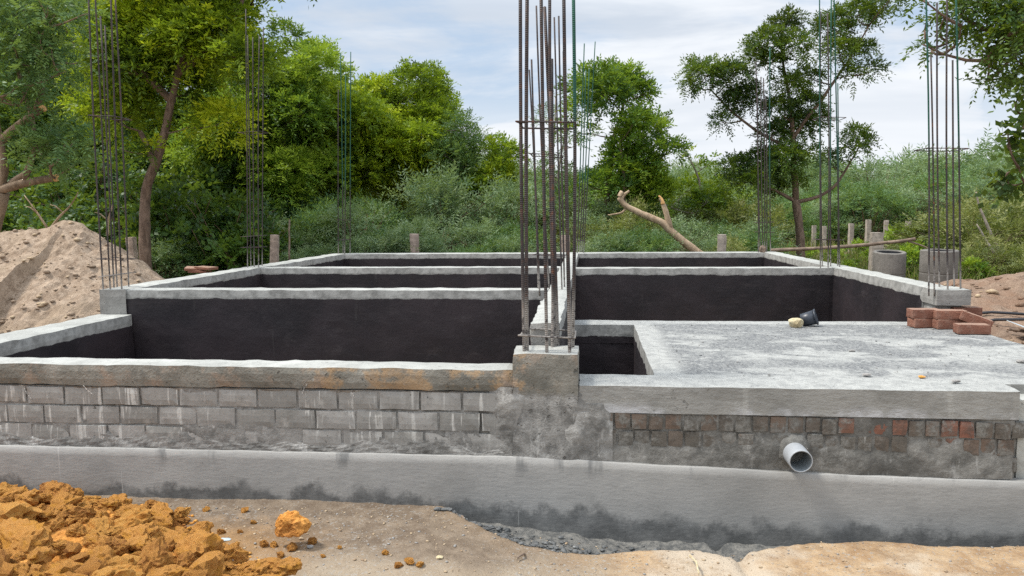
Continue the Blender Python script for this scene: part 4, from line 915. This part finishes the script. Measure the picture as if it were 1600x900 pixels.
# near left: lopped tree with feathery regrowth
Y = 9.5
LB = [limb([(-40, 460), (-20, 380), (0, 300)], Y, .15, .12, sd=45), limb([(-60, 318), (0, 297), (40, 285), (86, 278)], Y, .08, .045, sd=46), limb([(-50, 275), (-10, 232), (30, 195), (66, 170)], Y, .07, .04, sd=47), limb([(56, 172), (66, 140), (66, 110), (58, 82), (40, 40), (20, -20)], Y, .038, .016, sd=48),
      limb([(40, 285), (52, 240), (52, 190), (30, 130), (18, 60)], Y, .045, .016, sd=49), limb([(2, 297), (8, 270), (4, 240), (-6, 180)], Y, .06, .04, sd=50), limb([(14, 290), (40, 270), (48, 262)], Y, .05, .03, sd=44)]
CB = mass([(60, 40, 62, 55), (30, 100, 50, 35), (95, 110, 30, 30), (0, 60, 40, 90), (85, 235, 28, 34), (20, 160, 40, 30), (100, 20, 40, 30)], 62, (16, 30), Y, .7, 42)
tb = tree('lopped tree with pale sawn limbs and feathery regrowth at the left edge', LB, CB, 620, dict(FEATH, l=.11, w=.036), 'leaf_feather', 'bark_tan', None, 42, updir=-.1, k=.75)
mb = MB()
for (px, py, d, r_) in ((87, 278, (1, -.2, .15), .05), (67, 169, (1, -.2, .7), .05)):
    c = at(px, py, Y); d = np.array(d)/np.linalg.norm(d); mb.tube([c-d*.01, c+d*.012], [r_*1.02, r_*.98], 12)
mb.build('sawn_end', [M['wood']], tb)
# near right: overhanging branches
Y = 7.5
LK = [limb([(1790, 640), (1770, 400), (1740, 200), (1700, 60), (1660, -40)], Y, .14, .07, sd=51), limb([(1720, 110), (1640, 75), (1590, 62), (1540, 45), (1500, 25)], Y, .05, .012, sd=52), limb([(1690, 30), (1620, 0), (1540, -25), (1450, -15)], Y, .045, .01, sd=53)]
CKn = px_clumps([(1545, 28, 30), (1575, 55, 34), (1600, 30, 40), (1590, 95, 28), (1520, 50, 22), (1502, 40, 16), (1480, 18, 14), (1545, 95, 18), (1560, 115, 16), (1540, 128, 12), (1610, 120, 28), (1640, 60, 50), (1580, 0, 34), (1530, -8, 28), (1490, -5, 20), (1450, 6, 12), (1420, -8, 14), (1448, 32, 10), (1455, 75, 7), (1443, 70, 6), (1630, 0, 50), (1520, 12, 22), (1562, 78, 24), (1496, 60, 9)], Y, .35, 43)
tree('near leafy branch overhanging the top right corner above the right rebar', LK, CKn, 2300, dict(NEEM, l=.062, w=.024, L=.2), 'leaf_sil', 'bark', None, 43, updir=-.5)
Y = 8.2
LK2 = [limb([(1760, 620), (1745, 420), (1720, 260), (1680, 140)], Y, .09, .03, sd=54), limb([(1725, 280), (1660, 255), (1610, 250), (1575, 270)], Y, .03, .008, sd=55), limb([(1690, 160), (1630, 130), (1596, 150)], Y, .03, .008, sd=56)]
CK2 = px_clumps([(1592, 150, 15), (1598, 180, 16), (1590, 205, 14), (1600, 120, 15), (1575, 212, 9), (1570, 275, 14), (1592, 262, 18), (1602, 285, 16), (1582, 290, 11), (1630, 240, 30), (1625, 170, 30), (1560, 283, 7), (1597, 228, 9)], Y, .25, 44)
tree('heart leaved tree hanging in at the right edge below the overhanging branch', LK2, CK2, 1300, HEART, 'leaf_sil', 'bark', None, 44, updir=-.6, k=.75)

# ------------------------------------------------------------------ scrub
def bush(spec, leaf, n, R, H, dens, sd, stems=7, name='bush', k=1.0, low=.15):
    r = np.random.default_rng(sd); cl = []
    for i in range(n):
        a = r.uniform(0, 6.28); q = math.sqrt(r.random()); h = r.uniform(low, 1); w = R*q*math.sqrt(max(.15, 1-(h-.35)**2*1.6))
        cl.append((w*math.cos(a), w*math.sin(a), H*h*(1-.25*q), r.uniform(.16, .3)*R))
    e = bpy.data.objects.new(name, None); COL.objects.link(e); mb = MB()
    for c in cl[:stems*3]:
        c = np.array(c); mb.tube([np.array([c[0]*.1, c[1]*.1, -.05]), c[:3]*np.array([.45, .45, .5]), c[:3]+np.array([0, 0, .1])], [.018, .012, .004], 5)
    for _ in range(stems):
        a = r.uniform(0, 6.28); w = R*r.uniform(.5, 1.1); mb.tube([(0, 0, 0), (w*.5*math.cos(a), w*.5*math.sin(a), H*.6), (w*math.cos(a), w*math.sin(a), H*r.uniform(.6, .9))], [.016, .01, .003], 5)
    mb.build('stem', [M['twig']], e); V, t = foliage(cl, dens, spec, sd, .1, .8, k); link('crown', quads('crown', V, t, []), [M[leaf]], e); return e
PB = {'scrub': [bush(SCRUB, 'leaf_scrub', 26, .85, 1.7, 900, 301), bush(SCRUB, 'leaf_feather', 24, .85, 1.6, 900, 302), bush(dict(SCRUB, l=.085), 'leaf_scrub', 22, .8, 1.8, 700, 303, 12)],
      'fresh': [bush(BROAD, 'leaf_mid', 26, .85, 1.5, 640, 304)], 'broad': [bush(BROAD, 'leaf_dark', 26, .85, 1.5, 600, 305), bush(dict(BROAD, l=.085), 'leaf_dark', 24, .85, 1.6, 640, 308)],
      'olive': [bush(SCRUB, 'leaf_olive', 24, .9, 1.5, 620, 306, 16), bush(FEATH, 'leaf_olive', 22, .9, 1.4, 700, 307, 14)]}
used = {}
def put(kind, px, Y, s, hs, label, group, base=-.12, py=None):
    pr = PB[kind]; i = random.randrange(len(pr)); x = at(px, 380, Y)[0]; rot = (0, 0, random.uniform(0, 6.28)); sc = (s*random.uniform(.9, 1.15), s*random.uniform(.9, 1.15), s*hs)
    key = (kind, i)
    if key in used: o = copy_thing(pr[i], (x, Y, base), rot, sc)
    else: o = pr[i]; used[key] = 1; o.location = (x, Y, base); o.rotation_euler = rot; o.scale = sc
    tag(o, label, 'bush', group)
L1 = ('grey green feathery bush behind the rear wall, left of the tall front rebar', 'feathery bushes behind the rear wall')
for row, (Y, step, s) in enumerate(((14.6, 50, .8), (16.2, 62, 1.1), (18, 74, 1.35))):
    for px in np.arange(250, 815, step): put('scrub', px+random.uniform(-16, 16), Y+random.uniform(-.5, .5), s*random.uniform(.85, 1.1), random.uniform(.8, 1.1), *L1)
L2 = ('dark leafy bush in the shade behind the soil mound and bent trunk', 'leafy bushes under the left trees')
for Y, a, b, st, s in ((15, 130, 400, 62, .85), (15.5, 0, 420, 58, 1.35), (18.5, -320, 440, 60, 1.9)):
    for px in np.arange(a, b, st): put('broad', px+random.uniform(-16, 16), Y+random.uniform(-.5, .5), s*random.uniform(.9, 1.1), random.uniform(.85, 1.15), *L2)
L3 = ('pale green bush behind the rear wall right of the tall front rebar', 'bushes right of the tall front rebar')
for Y, st, s in ((15.0, 46, .72), (16.8, 52, 1.0), (19, 60, 1.35)):
    for px in np.arange(905, 1200, st): put(random.choice(('scrub', 'scrub', 'olive')), px+random.uniform(-14, 14), Y+random.uniform(-.5, .5), s*random.uniform(.85, 1.1), random.uniform(.8, 1.1), *L3)
L4 = ('tall grey green thorn bush in the far scrub beyond the fence posts', 'far thorn scrub')
for Y, st, s in ((33, 62, 1.9), (38, 70, 2.2), (44, 80, 2.55)):
    for px in np.arange(1050, 1720, st): put('scrub', px+random.uniform(-18, 18), Y+random.uniform(-1, 1), s*random.uniform(.85, 1.15), random.uniform(.75, 1.0), *L4)
L5 = ('brownish olive bush among the thicket right of the right rebar', 'thicket at the right edge')
for Y, px0, px1, st, s in ((17, 1530, 1760, 50, 1.35), (20, 1480, 1800, 60, 1.6), (14.5, 1540, 1760, 70, .8)):
    for px in np.arange(px0, px1, st): put('olive', px+random.uniform(-14, 14), Y+random.uniform(-.5, .5), s*random.uniform(.85, 1.1), random.uniform(.75, 1.0), *L5)
L6 = ('low fresh green bush around the concrete rings behind the right wall', 'low bushes round the concrete rings')
for px, Y, s in ((1330, 16.5, .45), (1365, 18, .5), (1425, 15.5, .55), (1435, 18, .7), (1515, 14.6, .55), (1300, 20, .5), (1340, 22, .5), (1480, 17, .8), (1405, 21, .7), (1265, 21, .45)):
    put('fresh', px, Y, s, random.uniform(.9, 1.2), *L6)
L7 = ('distant bush closing the view low between the trees behind the scrub', 'distant bushes between the trees')
for px in np.arange(460, 1120, 44): put('scrub', px+random.uniform(-14, 14), 26+random.uniform(-1.5, 1.5), 1.8*random.uniform(.85, 1.1), random.uniform(.8, 1), *L7)
far = []
for k in range(400):
    a = rng.uniform(-1.25, 1.2); d = rng.uniform(62, 90); h = rng.uniform(.5, 4.6) ; far.append((d*math.sin(a), d*math.cos(a), h, rng.uniform(1.6, 2.6)))
V, t = foliage(far, 34, SCRUB, 77, .1, .8, 4.5); tag(link('far_woods', quads('far_woods', V, t, []), [M['leaf_scrub']], None), 'low grey green woodland along the horizon', 'woodland', None, 'stuff')

# weeds and grass
def blades(n, region, h0, h1, sd, w=.009):
    r = np.random.default_rng(sd); x, y = region(r, n); h = h0+(h1-h0)*r.random(n)**1.6; a = r.uniform(0, 6.28, n); ln = r.uniform(.1, .6, n)*h; b = a+1.57
    z = gh(x, y); z = np.where(y > 12.8, -.12, np.maximum(z, -.12)); base = np.stack([x, y, z], 1); wv = np.stack([np.cos(b), np.sin(b), 0*b], 1)*w*r.uniform(.7, 1.5, n)[:, None]
    mid = base+np.stack([np.cos(a)*ln*.35, np.sin(a)*ln*.35, h*.6], 1); top = base+np.stack([np.cos(a)*ln, np.sin(a)*ln, h], 1)
    return np.stack([base-wv, mid-wv*.3, top, mid+wv], 1).reshape(-1, 3), np.clip(.5+.28*r.normal(size=n), 0, 1)
parts = [blades(16000, lambda r, n: (r.uniform(3.2, 11, n), r.uniform(12.6, 22, n)), .2, .75, 1), blades(9000, lambda r, n: (r.uniform(2, 20, n), r.uniform(20, 34, n)), .2, .8, 2, .016), blades(9000, lambda r, n: (r.uniform(-9.5, 3.2, n), r.uniform(12.95, 16, n)), .15, .6, 3), blades(3000, lambda r, n: (r.uniform(-9, -4.6, n), r.uniform(11, 14, n)), .1, .5, 4)]
V = np.concatenate([p[0] for p in parts]); t = np.concatenate([p[1] for p in parts])
tag(link('grass', quads('grass', V, t, []), [M['grass']], None), 'long yellowish green grass and weeds behind the foundation', 'grass', None, 'stuff')

# ------------------------------------------------------------------ posts, rings, cut branch and other bits behind
def post(label, px, py, Y, w, mat='post', lean=0.0, grp='squared stone fence posts'):
    t = at(px, py, Y); mb = MB(); mb.rough((-w/2, -w/2, 0), (w/2, w/2, t[2]+.12), .06, .012, .007, 6, {}, int(px)); o = mb.build('fence_post', [M[mat]], None); o.location = (t[0]-lean*t[2], Y, -.12); o.rotation_euler = (0, lean, random.uniform(-.2, .2))
    tag(o, label, 'fence post', grp)
post('reddish squared stone post right of the thin left rebar column', 428.5, 367, 13.9, .155, lean=.05)
post('pinkish squared stone post behind the rear wall below the broad round tree', 647.5, 365, 14.0, .165)
post('weathered stone post between bent trunk and soil mound', 205, 370, 13.6, .15, lean=-.05)
post('grey squared stone post behind the rear wall right of the cut branch', 1128, 366, 14.2, .16, 'post_far')
post('stone post half hidden behind the tall front rebar', 884, 367, 14.1, .15)
post('short thick stone block behind the open concrete ring', 1370, 363, 15.2, .22, 'post_far')
for px, py, Y, lb in ((1330, 349, 27, 'far pale post nearest the slender tree'), (1357, 343, 26, 'far pale post behind the thick stone block'), (1385, 344, 28, 'far pale post above the open concrete ring'), (1419, 345, 24, 'far pale post at the end of the lying pole'), (1288, 353, 30, 'far pale post behind the green barred right rebar'), (1272, 352, 31, 'far pale post just right of the slender tree trunk')):
    post(lb, px, py, Y, .15, 'post_far', 0, 'far pale fence posts')
def cring(label, px, py, Y, r, H):
    t = at(px, py, Y); mb = MB(); z = t[2]
    prof = [(r, z-H), (r, z-H*.66), (r-.006, z-H*.65), (r, z-H*.63), (r, z-H*.34), (r-.006, z-H*.33), (r, z-H*.31), (r, z-.012), (r-.012, z), (r-.05, z), (r-.06, z-.015), (r-.06, z-H)]
    tl = math.radians(5.5 if px < 1400 else 2)
    V0 = MB(); lathe(V0, prof, 36); v = np.concatenate(V0.v); v[:, :2] *= (1+.02*fbm(v*5, 3, int(px)))[:, None]; v[:, 2] += .015*fbm(v*4, 2, int(px)+1); v[:, 2] += v[:, 1]*math.tan(tl); v += np.array([t[0], Y, 0]); mb.add(v, V0.f, [1 if q//36 >= 10 else 0 for q in range(len(V0.f))])
    tag(mb.build('concrete_ring', [M['ring'], M['hose']], None), label, 'concrete ring', 'concrete rings behind the right wall')  # inner wall takes the hose black: shade inside the ring painted as colour
cring('open concrete well ring standing in weeds left of the right rebar', 1390, 393, 13, .25, 1.1)
cring('banded concrete well ring standing directly behind the right rebar', 1468, 391, 12.6, .275, 1.1)
mb = MB(); P, R = limb([(1205, 391), (1260, 389), (1330, 385), (1400, 378), (1430, 373)], 14.6, .035, .03, sd=60); mb.tube(P, R, 8, wob=.3); P, R = limb([(1420, 377), (1440, 384), (1450, 388)], 14.6, .02, .012, sd=61); mb.tube(P, R, 6)
tag(mb.build('wooden_pole', [M['dry_wood']], None, True), 'long grey wooden pole propped level behind the right rear wall', 'wooden pole')
e = empty('cut_branch', tuple(at(1085, 395, 14.4)), 'pale forked cut branch propped behind the rear wall', 'cut branch'); mb = MB()
for pts, a, b in (([(1100, 402), (1075, 384), (1050, 362), (1030, 345), (1000, 334), (977, 322), (968, 308), (972, 300)], .085, .045), ([(1047, 358), (1042, 335), (1036, 318), (1031, 309)], .065, .03), ([(978, 325), (970, 333), (950, 336)], .025, .012), ([(970, 312), (976, 303), (983, 298)], .035, .02)):
    P, R = limb(pts, 14.4, a, b, sd=62+len(pts)); mb.tube(P, R, 10, wob=.3, sd=63)
mb.build('branch_wood', [M['bark_pale']], e, True); mb = MB(); P, R = limb([(1036, 319), (1033, 312), (1029, 306)], 14.39, .04, .012, sd=66); mb.tube(P, R, 8, wob=.3); mb.build('split_end', [M['wood']], e, True)
for lb, pts, Y, r0 in (('bare twig rising from behind the soil mound, pale and straight', [(78, 362), (60, 335), (38, 305)], 10.2, .02), ('bare forked twig rising from behind the top of the soil mound', [(78, 360), (92, 340), (108, 325), (122, 300)], 10.2, .022), ('dry broken stem standing behind the left corner rebar', [(168, 368), (168, 345), (176, 318)], 10, .022)):
    P, R = limb(pts, Y, r0, .007, sd=int(pts[0][0])); mb = MB(); mb.tube(P, R, 7, wob=.25); P2, R2 = P[len(P)//2:]+np.array([.0, 0, 0]), R[len(P)//2:]
    mb.tube([P2[0], P2[0]+np.array([-.12, 0, .1]), P2[0]+np.array([-.2, 0, .12])], [.01, .008, .004], 6); tag(mb.build('dry_branch', [M['bark_pale']], None, True), lb, 'branch')
P, R = limb([(452.5, 412), (452.5, 343)], 13.4, .018, .016, sd=70); mb = MB(); mb.tube(P, R, 7, wob=.2); tag(mb.build('stake', [M['dry_wood']], None, True), 'single thin brown stake right of the reddish stone post', 'stake')
for i, (lb, px, py, rz) in enumerate((('tan slab on the little pile behind the left wall, left one', 305, 419, .3), ('tan slab on the little pile behind the left wall, right one', 322, 418, -.2), ('tan slab at the bottom of the little pile behind the left wall', 312, 424, .1))):
    t = at(px, py, 11.5); o = bpy.data.objects.new('paving_slab', BM[i]); COL.objects.link(o); o.location = (t[0], 11.5, t[2]-.03); o.rotation_euler = (.1*(1-i), .05, rz); o.scale = (1.3, 2, .6); tag(o, lb, 'slab', 'tan slabs piled behind the left wall')
mb = MB(); mb.rough((-.35, -.25, -.4), (.35, .25, .0), .1, .03, .02, 5, {}, 98); t = at(313, 428, 11.5); o = mb.build('rubble_block', [M['bank']], None); o.location = (t[0], 11.55, t[2]-.045); tag(o, 'rough earth block under the little tan slab pile', 'earth block')
for lb, pts in (('bare leaning stem in the thicket, the left of a pair right of the right rebar', [(1562, 415), (1545, 380), (1526, 350)]), ('bare leaning stem in the thicket, the right of a pair right of the right rebar', [(1575, 420), (1552, 370), (1530, 325), (1525, 300)])):
    P, R = limb(pts, 15.5, .04, .012, sd=int(pts[0][0])); mb = MB(); mb.tube(P, R, 7, wob=.25); tag(mb.build('dry_branch', [M['bark_grey']], None, True), lb, 'branch')
